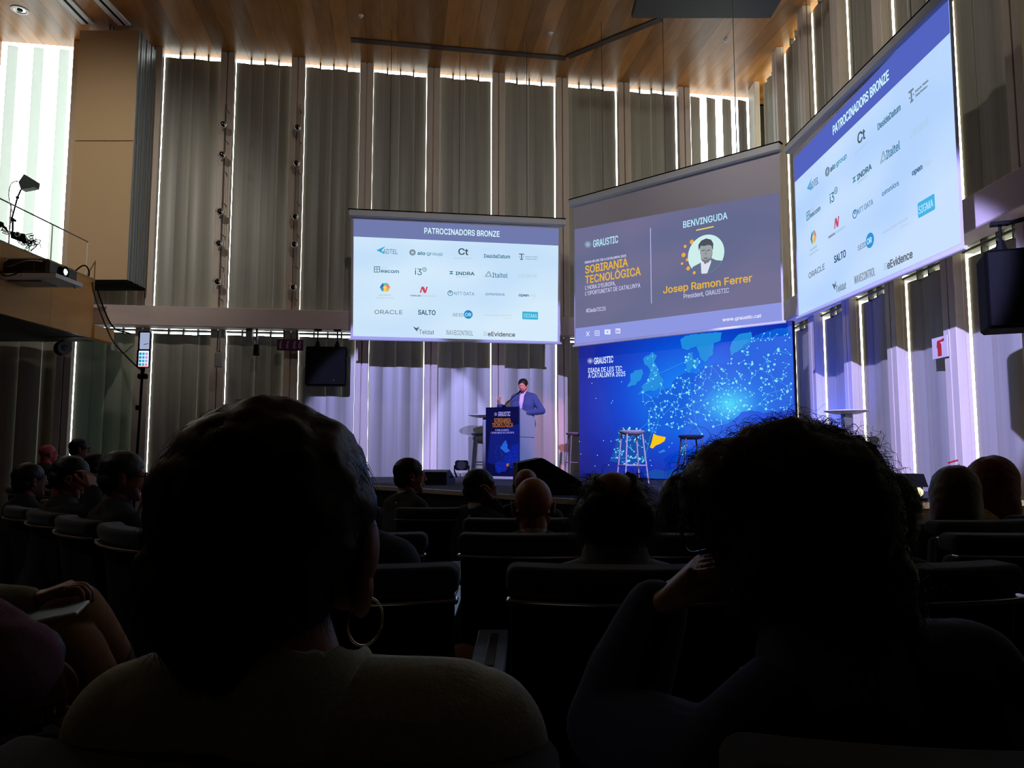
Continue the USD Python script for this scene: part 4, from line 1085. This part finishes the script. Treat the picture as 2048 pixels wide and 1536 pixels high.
def soften(m, edge, it=10, noise=0., ns=30., seed=0):
    t = man2tri(m.refine_to_length(edge)); t.merge_vertices()
    trimesh.smoothing.filter_taubin(t, lamb=.5, nu=.52, iterations=it)
    if noise:
        v = np.array(t.vertices); t.vertices = v + np.array(t.vertex_normals) * (noise * (meshkit.fbm(v * ns + 50, 3, seed) - .5) * 2)[:, None]
    return t

def head_parts(big=1.0, ears=True, jaw=1.0):
    P = [ell((0, -.018, .035), (.074, .094, .082)),
         hull(((.035, .062, .02), .026), ((-.035, .062, .02), .026), ((.042, .045, -.028), .026), ((-.042, .045, -.028), .026), ((.046, -.005, -.045), .025), ((-.046, -.005, -.045), .025), ((0, .066, -.03), .026)),
         hull(((.042 * jaw, .04, -.04), .022), ((-.042 * jaw, .04, -.04), .022), ((.046 * jaw, .0, -.062), .018), ((-.046 * jaw, .0, -.062), .018), ((.014, .066, -.095), .018), ((-.014, .066, -.095), .018)),
         hull(((0, .086, .018), .007), ((0, .104, -.020), .009)), hull(((0, .104, -.02), .009), ((.012, .092, -.027), .007), ((-.012, .092, -.027), .007)),
         hull(((.018, .082, -.056), .005), ((-.018, .082, -.056), .005), ((0, .090, -.054), .006)), hull(((.015, .081, -.064), .005), ((-.015, .081, -.064), .005), ((0, .088, -.065), .006)),
         hull(((.014, .080, .030), .010), ((.046, .066, .028), .010)), hull(((-.014, .080, .030), .010), ((-.046, .066, .028), .010))]
    if ears:
        for s in (-1, 1):
            P += [ell((s * .078, -.006, -.006), (.009, .019, .031), rot(0, 0, s * 14)), hull(((s * .076, .004, -.030), .008), ((s * .078, -.008, -.020), .010))]
    return P

def hand_parts(w, d, n, side, curl=.5, thumb=.6, s=1.0):
    d = np.asarray(d, float); d /= np.linalg.norm(d); n = np.asarray(n, float); n -= d * np.dot(n, d); n /= np.linalg.norm(n)
    t = np.cross(d, n) * side; w = np.asarray(w, float)
    P = [hull((w, .024 * s), (w + (d * .03 + t * .022) * s, .017 * s), (w + (d * .03 - t * .022) * s, .016 * s)),
         hull((w + (d * .025 + t * .024) * s, .015 * s), (w + (d * .025 - t * .024) * s, .014 * s), (w + (d * .088 + t * .030) * s, .012 * s), (w + (d * .082 - t * .030) * s, .011 * s))]
    for off, L, ro in ((.030, .072, .0090), (.010, .080, .0093), (-.011, .074, .0090), (-.030, .058, .0080)):
        p = w + (d * .086 + t * off) * s; a = curl * .45
        for f, r0, r1, bend in ((.45, 1, .94, .85), (.30, .94, .86, .75), (.25, .86, .74, 0)):
            q = p + (d * math.cos(a) + n * math.sin(a)) * L * f * s
            P.append(hull((p, ro * r0 * s), (q, ro * r1 * s), k=1)); p = q; a += curl * bend
    p = w + (d * .028 + t * .028) * s; a = thumb
    for L, r0, r1 in ((.038, .0125, .011), (.030, .011, .0095), (.026, .0095, .008)):
        q = p + ((d * math.cos(a) + t * math.sin(a)) * .92 + n * .35) * L * s
        P.append(hull((p, r0 * s), (q, r1 * s), k=1)); p = q; a -= .28
    return P

HAIR = {}
def hair_mesh(kind):
    face = ell((0, .100, -.040), (.076, .092, .100))
    base = [ell((0, -.022, .040), (.086, .104, .092)), ell((0, -.050, -.015), (.078, .070, .070))]
    ears = [ell((s * .085, .006, -.012), (.022, .020, .034)) for s in (-1, 1)]
    low = Manifold.cube((1, 1, 1), True).translate((0, 0, -.585))
    if kind == 'short': return union(base) - face - ears[0] - ears[1] - low
    if kind == 'balding': return union(base + [ell((s * .070, -.03, .0), (.034, .07, .055)) for s in (-1, 1)]) - face - ears[0] - ears[1] - low - ell((0, -.050, .112), (.052, .105, .070))
    if kind == 'rim': return union([ell((s * .058, -.04, -.012), (.024, .052, .034)) for s in (-1, 1)] + [ell((0, -.088, -.02), (.055, .028, .032))]) - face - ears[0] - ears[1]
    if kind == 'bob': return union([Manifold.batch_hull([ell((0, -.020, .038), (.090, .104, .094)), hull(((.068, -.02, -.13), .046), ((-.068, -.02, -.13), .046), ((0, -.07, -.13), .050))])] + [hull(((0, -.03, .05), .085), ((.062, -.02, -.13), .048), ((-.062, -.02, -.13), .048), ((0, -.07, -.13), .050), ((.05, .03, -.10), .035), ((-.05, .03, -.10), .035))]) - ell((0, .115, -.05), (.062, .085, .110)) - Manifold.cube((1, 1, 1), True).translate((0, 0, -.665))
    if kind == 'long': return union([Manifold.batch_hull([ell((0, -.020, .038), (.090, .104, .094)), hull(((.068, -.02, -.13), .048), ((-.068, -.02, -.13), .048), ((0, -.07, -.13), .052))])] + [hull(((0, -.03, .05), .086), ((.065, -.02, -.12), .050), ((-.065, -.02, -.12), .050), ((0, -.07, -.13), .055)), hull(((.06, -.03, -.12), .050), ((-.06, -.03, -.12), .050), ((.065, -.06, -.27), .040), ((-.065, -.06, -.27), .040), ((0, -.08, -.28), .045))]) - ell((0, .115, -.05), (.062, .085, .115))
    if kind == 'crop': return union([ell((0, -.015, .018), (.121, .126, .122)), ell((-.018, -.035, -.060), (.108, .092, .092)), hull(((-.02, -.04, -.08), .085), ((.01, -.045, -.150), .050), ((-.01, -.045, -.165), .045))]) - ell((.03, .130, -.050), (.085, .110, .130)) - ell((.118, .030, -.062), (.026, .055, .060))
    if kind == 'curly': return union([ell((0, -.010, .018), (.110, .118, .120)), ell((.012, -.030, -.060), (.098, .090, .100)), hull(((.02, -.04, -.06), .085), ((.025, -.05, -.145), .060)), ell((.05, .02, .055), (.080, .085, .070)), ell((-.05, .03, .050), (.070, .080, .070))]) - ell((0, .140, -.055), (.085, .095, .125))
    if kind == 'wavy': return union(base + [ell((0, -.02, .05), (.094, .105, .090))]) - ell((0, .104, -.022), (.080, .092, .110)) - ears[0] - ears[1] - low

def strand_curves(name, mesh, n, parent, m, length=.05, lift=.35, fall=.5, curl=.0, width=.0011, seed=1, k=7, comb=(0, -1, -.3), where=None):
    r = np.random.default_rng(seed)
    pts, fi = trimesh.sample.sample_surface(mesh, n * 2, seed=seed)
    nr = mesh.face_normals[fi]
    if where is not None:
        ok = where(pts); pts, nr = pts[ok], nr[ok]
    pts, nr = pts[:n], nr[:n]
    comb = np.array(comb, float)
    tan = comb - nr * (nr @ comb)[:, None] + r.normal(0, .35, nr.shape); tan -= nr * (tan * nr).sum(1)[:, None]; tan /= np.linalg.norm(tan, axis=1, keepdims=True) + 1e-9
    bn = np.cross(nr, tan)
    L = length * r.uniform(.45, 1.25, (len(pts), 1)); ph = r.uniform(0, 6.28, (len(pts), 1)); li = lift * r.uniform(.2, 1.6, (len(pts), 1))
    P = []
    for i in range(k):
        t = i / (k - 1)
        q = pts - nr * .004 + tan * L * t + nr * L * li * (t - .45 * t * t) + np.array([0, 0, -1]) * L * fall * t * t * .5
        if curl: q = q + (bn * np.sin(ph + t * 9) + nr * np.cos(ph + t * 9)) * curl * min(1, t * 2)
        P.append(q)
    P = np.stack(P, 1).reshape(-1, 3)
    c = UsdGeom.BasisCurves.Define(stage, numbered(f'{parent.GetPath()}/{name}'))
    c.CreateTypeAttr('linear'); c.CreatePointsAttr(Vt.Vec3fArray.FromNumpy(P.astype(np.float32)))
    c.CreateCurveVertexCountsAttr(Vt.IntArray.FromNumpy(np.full(len(pts), k, np.int32)))
    w = np.tile(width * np.linspace(1, .35, k), len(pts))
    c.CreateWidthsAttr(Vt.FloatArray.FromNumpy(w.astype(np.float32))); c.SetWidthsInterpolation('vertex')
    UsdShade.MaterialBindingAPI.Apply(c.GetPrim()).Bind(m)
    return setd(c.GetPrim(), kind='stuff')

SK = {}
def skin(rgb):
    k = 'skin_%d_%d_%d' % rgb
    if k not in SK: SK[k] = M(k, rgb, .5, spec=.4, noise=(40, .06))
    return SK[k]
def cloth(name, rgb, n=(140, .12)): 
    if name not in SK: SK[name] = M(name, rgb, .9, noise=n, bump=(260, .25, .003))
    return SK[name]
def hairm(name, rgb, rough=.5):
    if name not in SK: SK[name] = M(name, rgb, rough, spec=.35, noise=(60, .3, (3, 3, .4)))
    return SK[name]
eye_w, eye_d = M('eye_white', (215, 205, 200), .3), M('eye_dark', (30, 20, 16), .25)

def person(label, head, yaw, floor, sk=(150, 100, 74), top=None, trousers=None, hair='short', hm=None, hnoise=.006, hy=0, hp=0, hr=0, lean=4, side=0, arms=None, legs=None,
           stand=False, edge=.022, collar=None, headscale=1.0, beard=None, hcut=None, cat='person', group=None, sleeve=1.0, ears=True, shoes=None, trunk=1.0, hoff=(0, 0, 0), shw=.165, shz=-.055):
    """head: the head's centre in the hall; yaw: which way the trunk faces (0 = down the hall); arms: {'L': (elbow, wrist, hand dir, palm dir, curl)} in the hall's coordinates"""
    head = np.array(head, float)
    RT = rot(0, -lean, side)
    hz = .90 if stand else .47
    loc = lambda v: RT @ np.array(v, float)
    p0 = np.array([0, 0, hz]); nb = p0 + loc((0, 0, .50)); hc = nb + loc((0, .03, .0)) + np.array([0, .0, .145]) + np.array(hoff)
    s = float(np.clip((head[2] - floor) / hc[2], .84, 1.18))
    a = math.radians(yaw); Rz = np.array([[math.cos(a), -math.sin(a), 0], [math.sin(a), math.cos(a), 0], [0, 0, 1]])
    base = head - Rz @ (hc * s); base[2] = head[2] - hc[2] * s
    t = thing('person', label, cat, base, yaw, group)
    headscale = headscale / s
    inv = lambda p: (Rz.T @ (np.array(p, float) - base)) / s
    p1 = p0 + loc((0, .0, .30)); wst = p0 + loc((0, .0, .16))
    shl = {q: nb + loc((sx * shw, -.005, shz)) for q, sx in (('L', -1), ('R', 1))}
    A = {}
    for q, sx in (('L', -1), ('R', 1)):
        if arms and q in arms:
            e, w, hd, pn, cu, *th_ = arms[q]
            A[q] = (inv(e), inv(w), Rz.T @ np.array(hd, float), Rz.T @ np.array(pn, float), cu, *th_)
        else:
            e = shl[q] + np.array([sx * .05, .06, -.265]); w = e + np.array([-sx * .10, .215, -.03])
            A[q] = (e, w, np.array([-sx * .4, 1, -.2]), np.array([-sx * .3, -.1, -1]), .5)
    LG = {}
    for q, sx in (('L', -1), ('R', 1)):
        if legs and q in legs: LG[q] = [inv(p) for p in legs[q]]
        elif stand: LG[q] = [np.array([sx * .09, .02, .48]), np.array([sx * .10, -.01, .08]), np.array([sx * .12, .15, .035])]
        else: LG[q] = [np.array([sx * .11, .43, .50]), np.array([sx * .12, .45, .09]), np.array([sx * .13, .60, .04])]
    HR = rot(hy, hp, hr)
    def put(m, k=headscale): # head-space manifold into body space
        M4 = np.c_[HR * k, hc]
        return m.transform(M4)
    T = lambda f: f * trunk
    def torso(i):
        out = [hull((p0 + loc((.075, 0, .0)), T(.105) + i), (p0 + loc((-.075, 0, .0)), T(.105) + i), (wst + loc((.055, .01, 0)), T(.095) + i), (wst + loc((-.055, .01, 0)), T(.095) + i)),
               hull((wst + loc((.055, .01, 0)), T(.095) + i), (wst + loc((-.055, .01, 0)), T(.095) + i), (p1 + loc((.075, .015, .02)), T(.105) + i), (p1 + loc((-.075, .015, .02)), T(.105) + i)),
               hull((p1 + loc((.075, .015, .02)), T(.105) + i), (p1 + loc((-.075, .015, .02)), T(.105) + i), (shl['L'] + loc((.03, 0, .0)), .062 + i), (shl['R'] + loc((-.03, 0, .0)), .062 + i)),
               hull((shl['L'] + loc((.02, 0, .02)), .045 + i), (shl['R'] + loc((-.02, 0, .02)), .045 + i), (nb + loc((0, -.005, -.005)), .058 + i))]
        return out
    def arm(q, i, f=1.0):
        e, w = A[q][0], A[q][1]
        w2 = e + (w - e) * f
        return [hull((shl[q], .058 + i), (e, .043 + i)), hull((e, .043 + i), (e + (w2 - e) * .35, .042 + i), (w2, .043 + (.028 - .043) * f + i))]
    def leg(q, i):
        k_, an, to = LG[q]; h = p0 + np.array([(-1 if q == 'L' else 1) * .085, .02, .0])
        return [hull((h, .092 + i), (k_, .060 + i)), hull((k_, .060 + i), (k_ + (an - k_) * .3, .058 + i), (an, .040 + i))]
    def foot(q, i):
        k_, an, to = LG[q]; return [hull((an, .040 + i), (an + (to - an) * .2 - np.array([0, 0, .02]), .036 + i), (to, .030 + i))]
    neckp = [hull((nb + loc((0, 0, -.02)), .060), (hc + HR @ np.array([0, -.022, -.06]) * headscale, .054))]
    body = torso(0) + neckp + [put(x) for x in head_parts(ears=ears)]
    for q in 'LR':
        body += arm(q, 0) + leg(q, 0) + foot(q, 0) + hand_parts(A[q][1], A[q][2], A[q][3], 1 if q == 'R' else -1, *A[q][4:])
    def out(name, m, mat, lab=None, sm=True):
        if isinstance(m, Manifold): m = man2tri(m)
        m = m.copy(); m.apply_scale(s)
        return obj(name, m, mat, t, smooth=sm, label=lab)
    out('body', soften(union(body), min(edge, .016), 8), skin(sk))
    tp = union(torso(.014) + arm('L', .014, sleeve) + arm('R', .014, sleeve))
    if hcut is not None: tp = tp - hcut(nb, p0)
    out('top', soften(tp, edge, 10, .004, 9, int(abs(head[0]) * 100)), top)
    if collar is not None:
        cm, ch, cr = collar
        n1 = nb + loc((0, 0, .0))
        ring = hull((n1 + np.array([0, -.01, -.012]), .066 + cr), (n1 + np.array([0, -.005, ch]), .060 + cr)) - hull((n1 + np.array([0, .002, -.1]), .056), (n1 + np.array([0, .01, ch + .1]), .056)) - Manifold.cube((.16, .2, .5), True).translate(tuple(n1 + np.array([0, .15, .1])))
        out('collar', soften(ring, .018, 6), cm)
    tr_ = union(torso(.010)[:1] + leg('L', .012) + leg('R', .012))
    out('trousers', soften(tr_, edge, 8, .004, 8, 3), trousers)
    for q in 'LR': out('shoe', soften(union(foot(q, .012)), .025, 6), shoes or shell_m)
    if hair:
        hmesh = soften(put(hair_mesh(hair)), .012, 8, hnoise, 38, int(abs(head[1]) * 77))
        out('hair', hmesh, hm)
    if beard is not None:
        bd = hull(((.050, .010, -.035), .020), ((-.050, .010, -.035), .020), ((.044, .03, -.06), .022), ((-.044, .03, -.06), .022), ((.014, .070, -.098), .021), ((-.014, .070, -.098), .021), ((0, .079, -.046), .012)) - ell((0, .10, -.020), (.036, .05, .030)) - ell((0, .1, -.060), (.020, .03, .007))
        out('beard', soften(put(bd), .010, 6, .003, 60), beard)
    for sx in (-1, 1):
        for c_, r_, m_ in (((sx * .030, .076, .008), .0115, eye_w), ((sx * .030, .0835, .008), .0058, eye_d)):
            out('eye', put(ell(c_, (r_, r_, r_ * .62), k=2)), m_)
    t_info = dict(t=t, hc=hc, HR=HR, s=s, nb=nb, put=put, out=out, inv=inv, base=base, Rz=Rz, shl=shl, A=A, p0=p0, p1=p1, hs=headscale, LG=LG)
    return t_info

def seat_for(I, yaw, label, fl):
    a = math.radians(yaw); b = I['base']
    dup(seat0[0], (b[0] + .20 * math.sin(a), b[1] - .20 * math.cos(a), fl), yaw, label)

def glasses(I, m, w=.030, h=.022, fwd=0., rim=.0022):
    """two rounded rims, a bridge and two temples in head space"""
    f = lambda p: I['hc'] + I['HR'] @ (np.array(p) * I['hs'])
    parts = []
    for sx in (-1, 1):
        th = np.linspace(0, 2 * math.pi, 25)
        c = np.array([f((sx * .034 + w * np.sign(math.cos(a)) * abs(math.cos(a)) ** .6, .100 + fwd - abs(sx * .034) * .25, .006 + h * np.sign(math.sin(a)) * abs(math.sin(a)) ** .6)) for a in th])
        parts.append(tube(c, rim, 6))
        parts.append(tube([f((sx * (.034 + w), .088 + fwd, .012)), f((sx * .080, .04, .012)), f((sx * .082, -.01, .010)), f((sx * .080, -.03, -.01))], rim, 6))
    parts.append(tube([f((-.008, .094 + fwd, .010)), f((0, .100 + fwd, .014)), f((.008, .094 + fwd, .010))], rim, 6))
    I['out']('glasses', cat_(parts), m)

suit_dark, suit_navy, suit_black = cloth('suit_dark', (26, 27, 32)), cloth('suit_navy', (30, 36, 58)), cloth('suit_black', (14, 14, 16))
knit_sage, knit_grey = cloth('knit_sage', (192, 200, 182)), cloth('hoodie_grey', (138, 148, 158))
jack_blue, tan_c, olive_c = cloth('jacket_blue', (34, 46, 84)), cloth('tan_cotton', (150, 104, 62)), cloth('olive_cotton', (130, 124, 96))
beige_knit, blue_shirt, plum_c, black_cloth = cloth('knit_beige', (196, 160, 118)), cloth('shirt_blue', (62, 78, 104)), cloth('shawl_plum', (112, 74, 100)), cloth('cloth_black', (10, 10, 11))
collar_white = cloth('collar_white', (196, 190, 186))
h_black, h_dark, h_brown = hairm('hair_black', (10, 8, 8)), hairm('hair_dark', (18, 14, 12)), hairm('hair_brown', (40, 28, 20))
h_grey, h_blonde, h_auburn = hairm('hair_grey', (52, 48, 48)), hairm('hair_blonde', (78, 58, 38)), hairm('hair_auburn', (104, 46, 20))
SKD = (146, 92, 66)

fz = floor_z
# nearest woman
I = person('woman with short dark hair and a hoop earring seen from behind', at(540, 1042, .79), -5, fz(.8), SKD, knit_sage, black_cloth, 'crop', h_black, .008, hy=-3, headscale=.92, hoff=(-.055, 0, .05), shw=.168, shz=-.012, trunk=.95, edge=.014, ears=False, collar=(knit_sage, .018, .020), lean=2)
f_ = lambda p: I['hc'] + I['HR'] @ (np.array(p) * I['hs'])
ear = union([ell(f_((.112, .012, -.030)), (.012, .022, .036)), ell(f_((.107, .010, -.075)), (.012, .017, .030)), hull((f_((.07, .03, -.05)), .035), (f_((.085, .02, -.08)), .020), (f_((.095, .02, -.03)), .020))])
I['out']('ear', soften(ear, .007, 6), skin(SKD))
th = np.linspace(0, 2 * math.pi, 40)
I['out']('hoop_earring', tube(np.array([f_((.112 + .014 * math.sin(a) + .002, .005 + .018 * math.sin(a), -.110 + .026 * math.cos(a))) for a in th]), .0014, 8), M('earring_gold', (226, 206, 176), .2, 1.0))
hs_ = soften(I['put'](hair_mesh('crop')), .012, 8); hs_.apply_scale(I['s'])
HCW = np.array(I['hc']) * I['s']
strand_curves('loose_hair', hs_, 2600, I['t'], h_black, .040, .16, .5, .0012, .0007, 5, comb=(.3, .2, -.8))
strand_curves('loose_hair', hs_, 300, I['t'], h_black, .026, .5, .5, .0012, .0005, 6, comb=(1, .0, .3), where=lambda p: p[:, 2] > HCW[2] + .05)

# nearest man, hand at his face
wr_, el_ = at(1312, 1222, 1.03), at(1222, 1452, .98)
I = person('man with curly dark hair holding his chin seen from behind', at(1584, 1062, .90), 14, fz(.9), SKD, jack_blue, black_cloth, 'curly', h_black, .010, hy=34, hp=-6, headscale=.98, edge=.014, beard=h_brown, lean=3, side=-14, hoff=(-.02, 0, .02), collar=(cloth('collar_check', (70, 74, 100)), .03, .020), trunk=1.1,
           arms={'L': (el_, wr_, at(1392, 1140, .99) - wr_, (.75, -.35, -.25), 1.2, .1)})
glasses(I, M('glass_frame', (70, 76, 96), .25, .6), .040, .026, .018)
f_ = lambda p: I['hc'] + I['HR'] @ (np.array(p) * I['hs'])
hs_ = soften(I['put'](hair_mesh('curly')), .012, 8); hs_.apply_scale(I['s']); HCW = np.array(I['hc']) * I['s']
strand_curves('curly_hair', hs_, 4200, I['t'], h_black, .040, .42, .3, .0040, .0008, 8, k=11, comb=(0, .3, -.6))
strand_curves('curly_hair', hs_, 500, I['t'], h_dark, .045, .7, .4, .005, .0006, 9, k=11, comb=(.4, .2, -.4))
rg_ = inv_w = I['inv'](at(1388, 1178, .985))
I['out']('ring', tube(np.array([rg_ + .0095 * np.array([math.cos(a) * .5, math.cos(a) * .6, math.sin(a)]) for a in th]), .0022, 6), M('ring_gold', (230, 200, 140), .2, 1.0))

# second row
I = person('balding man with wispy dark hair in a grey hooded top', at(1226, 1034, 1.95), 0, fz(1.95), (120, 70, 50), knit_grey, black_cloth, 'balding', h_dark, .008, collar=(knit_grey, .03, .030), edge=.018)
hs_ = soften(I['put'](hair_mesh('balding')), .012, 8); hs_.apply_scale(I['s']); HCW = np.array(I['hc']) * I['s']
strand_curves('wispy_hair', hs_, 1500, I['t'], h_dark, .060, .75, .3, .005, .0010, 12, k=9, comb=(0, -.3, -.5), where=lambda p: ~((np.abs(p[:, 0] - HCW[0]) < .045) & (p[:, 2] > HCW[2] + .035)))
I = person('person in a blue shirt half hidden behind the hoop-earring woman', at(652, 955, 1.95), 4, fz(1.95), SKD, blue_shirt, tan_c, 'short', h_dark, side=4, edge=.02,
           legs={'R': (at(925, 1338, 2.42), at(905, 1500, 2.4), at(930, 1560, 2.5))}, collar=(olive_c, .03, .02))
I = person('person with brown wavy hair peeking out right of the curly head', at(1764, 1042, 2.05), -15, fz(2.05), (96, 62, 46), black_cloth, black_cloth, 'wavy', h_brown, .010, edge=.02)
hs_ = soften(I['put'](hair_mesh('wavy')), .014, 8); hs_.apply_scale(I['s'])
strand_curves('wavy_hair', hs_, 700, I['t'], h_brown, .03, .4, .4, .003, .0009, 14, k=9)
# third row
I = person('bald man in a dark suit seen from behind in the middle', at(1066, 1014, 2.98), 0, fz(2.98), (172, 104, 72), suit_dark, suit_black, None, collar=(collar_white, .026, .001), edge=.02)
I = person('person with long dark hair between the balding man and the curly man', at(1362, 1012, 3.05), 0, fz(3.0), SKD, black_cloth, black_cloth, 'long', h_dark, .006, edge=.022)
I = person('woman with a blonde bob near the right edge', at(1905, 993, 3.75), 6, fz(3.7), SKD, black_cloth, black_cloth, 'bob', h_blonde, .004, headscale=1.18, edge=.022)
I = person('woman with long auburn hair and a beige top at the right edge', at(1976, 972, 4.35), 24, fz(4.3), SKD, beige_knit, black_cloth, 'bob', h_auburn, .005, hy=12, headscale=1.33, edge=.022, collar=(beige_knit, .04, .022))
seat_for(I, 24, 'auditorium seat holding the woman with auburn hair', fz(4.2))
# nearer the stage
I = person('bald man farther forward, just above the nearer bald head', at(1052, 974, 4.85), 0, fz(4.8), (150, 92, 76), suit_dark, suit_black, None, edge=.025)
wr_ = at(985, 1008, 4.72)
I = person('dark-haired man in a navy suit resting his cheek on his hand', at(962, 979, 4.78), -40, fz(4.8), (160, 100, 82), suit_navy, suit_black, 'short', h_black, .004, hy=-25, hp=-6, side=4, edge=.022,
           arms={'R': (at(1008, 1050, 4.85), wr_, at(978, 985, 4.72) - wr_, (-.8, -.2, .1), .8)}, collar=(collar_white, .026, .001))
I = person('man in profile with short dark hair looking right towards the stage', at(822, 953, 5.15), -55, fz(5.1), (156, 104, 90), suit_dark, suit_black, 'short', h_dark, .004, hy=-18, edge=.022, collar=(collar_white, .022, .0))
# left block
I = person('grey-haired man with glasses looking right in the left seat block', at(250, 955, 3.65), -48, fz(3.6), (150, 98, 84), suit_black, suit_black, 'short', h_grey, .004, hy=-20, hp=-4, edge=.020)
glasses(I, black_m)
wr_ = at(185, 985, 4.30)
I = person('man bowing with his hand to his forehead in the left seat block', at(143, 957, 4.45), -45, fz(4.4), (150, 92, 70), suit_black, suit_black, 'short', h_black, .004, hy=-20, hp=-20, lean=10, edge=.020,
           arms={'R': (at(190, 1030, 4.25), wr_, at(178, 946, 4.33) - wr_, (-.7, .2, .1), .7)})
I = person('dark figure at the far left in front of the pale-rimmed seats', at(62, 962, 5.3), -40, fz(5.3), (120, 80, 64), suit_black, suit_black, 'short', h_black, .004, edge=.025)
I = person('dark figure behind the grey-haired man, left of his head', at(194, 934, 6.9), -35, fz(6.9), (120, 80, 64), suit_black, suit_black, 'short', h_black, .004, edge=.025)
seat_for(I, -35, 'auditorium seat holding the dark figure left of the grey-haired head', fz(6.8))
I = person('distant man with glasses and short dark hair under the balcony', at(161, 899, 8.8), -50, .0, (150, 100, 88), suit_black, suit_black, 'short', h_black, .004, edge=.03, hy=-15)
glasses(I, black_m, rim=.003)
seat_for(I, -50, 'auditorium seat holding the distant man with glasses under the balcony', .0)
I = person('distant bald man with a reddish scalp under the balcony', at(97, 908, 9.2), -40, .0, (190, 84, 76), suit_black, suit_black, None, edge=.03)
seat_for(I, -40, 'auditorium seat holding the distant reddish bald man under the balcony', .0)
# person with crossed legs in tan trousers, and their neighbour, at the left edge
kn, an_, to_ = at(150, 1222, 2.15), at(226, 1308, 2.36), at(248, 1352, 2.46)
kn2, an2 = at(150, 1300, 2.10), at(236, 1470, 2.20)
I = person('person with crossed legs in tan trousers at the left edge', (-1.80, 1.82, 1.36), -45, fz(1.8), (160, 106, 78), olive_c, tan_c, 'short', h_dark, edge=.018, sleeve=.9, lean=-4, shoes=cloth('shoe_tan', (90, 50, 34)),
           legs={'R': (kn, an_, to_), 'L': (kn2, an2, at(262, 1500, 2.32))}, arms={'R': (at(-60, 1215, 1.95), at(60, 1205, 2.00), (.8, .3, .35), (0, 0, -1), .9)})
tb = thing('tablet', 'thin tablet with a pale edge on the tan-trousered lap', 'tablet', at(95, 1232, 1.86), 20)
obj('slab', moved(cham(-.075, .075, -.06, .10, -.0045, .0035, .002), ry=-.16), M('tablet_pale', (190, 198, 190), .4), tb); obj('glass', moved(cham(-.07, .07, -.055, .095, .0035, .0045, .0004), ry=-.16), blackgloss_m, tb)
I = person('person in a plum shawl and dark jacket cut off by the left edge', (-1.16, 1.42, 1.42), -45, fz(1.4), SKD, suit_navy, black_cloth, 'long', h_dark, edge=.016,
           arms={'R': (at(20, 1330, 1.22), at(66, 1312, 1.42), (.05, .25, -1), (-.5, .5, 0), .6)})
sh_ = I['shl']['R']; eR, wR = I['A']['R'][0], I['A']['R'][1]
I['out']('shawl', soften(union([hull((sh_, .078), (eR, .066)), hull((sh_, .078), (I['nb'], .085))]), .014, 8, .008, 22, 4), plum_c)
I['out']('denim_cuff', soften(hull((eR + (wR - eR) * .6, .052), (eR + (wR - eR) * .9, .050)), .012, 4, .004, 60, 2), M('denim', (64, 76, 130), .8, noise=(90, .6)))

# ------------------------------------------------------------------ the speaker
SPX = at(1046, 772, 13.95)
wr_ = at(999, 812, 13.40); el_ = at(1026, 826, 13.72)
wl_, ell_ = at(1050, 826, 13.45), at(1084, 822, 13.85)
blazer, shirt_l = cloth('blazer_blue', (58, 78, 132)), cloth('shirt_lilac', (214, 196, 226))
cut = lambda nb, p0: Manifold.hull_points(np.array([nb + [-.055, .0, .05], nb + [.055, .0, .05], nb + [-.012, .0, -.34], nb + [.012, .0, -.34], nb + [-.055, .3, .05], nb + [.055, .3, .05], nb + [-.012, .3, -.34], nb + [.012, .3, -.34]]))
I = person('man in a blue blazer speaking at the lectern with one hand raised', SPX, 156, STZ, (224, 150, 130), blazer, suit_navy, 'wavy', h_dark, .005, hy=6, hp=-16, stand=True, edge=.016, beard=hairm('beard_dark', (90, 62, 56)), hcut=cut, trunk=1.05,
           arms={'R': (el_, wr_, (-.12, -.1, 1), (.6, .5, .1), .75), 'L': (ell_, wl_, (-.5, -.7, -.2), (0, 0, -1), .4)})
I['out']('shirt', soften(union([hull((I['p0'] + [.06, .02, .05], .110), (I['p0'] + [-.06, .02, .05], .110), (I['p1'] + [.062, .022, .04], .106), (I['p1'] + [-.062, .022, .04], .106), (I['nb'] + [0, .01, -.02], .056)), hull((I['nb'] + [0, .0, -.02], .062), (I['nb'] + [0, .012, .035], .058)) - hull((I['nb'] + [0, .012, -.02], .052), (I['nb'] + [0, .024, .08], .052))]), .014, 6), shirt_l)
for sx in (-1, 1):
    I['out']('lapel', man2tri(Manifold.hull_points(np.array([I['nb'] + np.array(v) for v in ((sx * .050, .085, .0), (sx * .095, .085, -.08), (sx * .075, .115, -.12), (sx * .02, .14, -.30), (sx * .045, .075, .0), (sx * .09, .075, -.08), (sx * .07, .10, -.12), (sx * .02, .12, -.30))]))), blazer)
I['out']('eyebrows', man2tri(I['put'](union([hull(((sx * .016, .0905, .026), .0042), ((sx * .044, .080, .027), .0036)) for sx in (-1, 1)]))), h_dark)
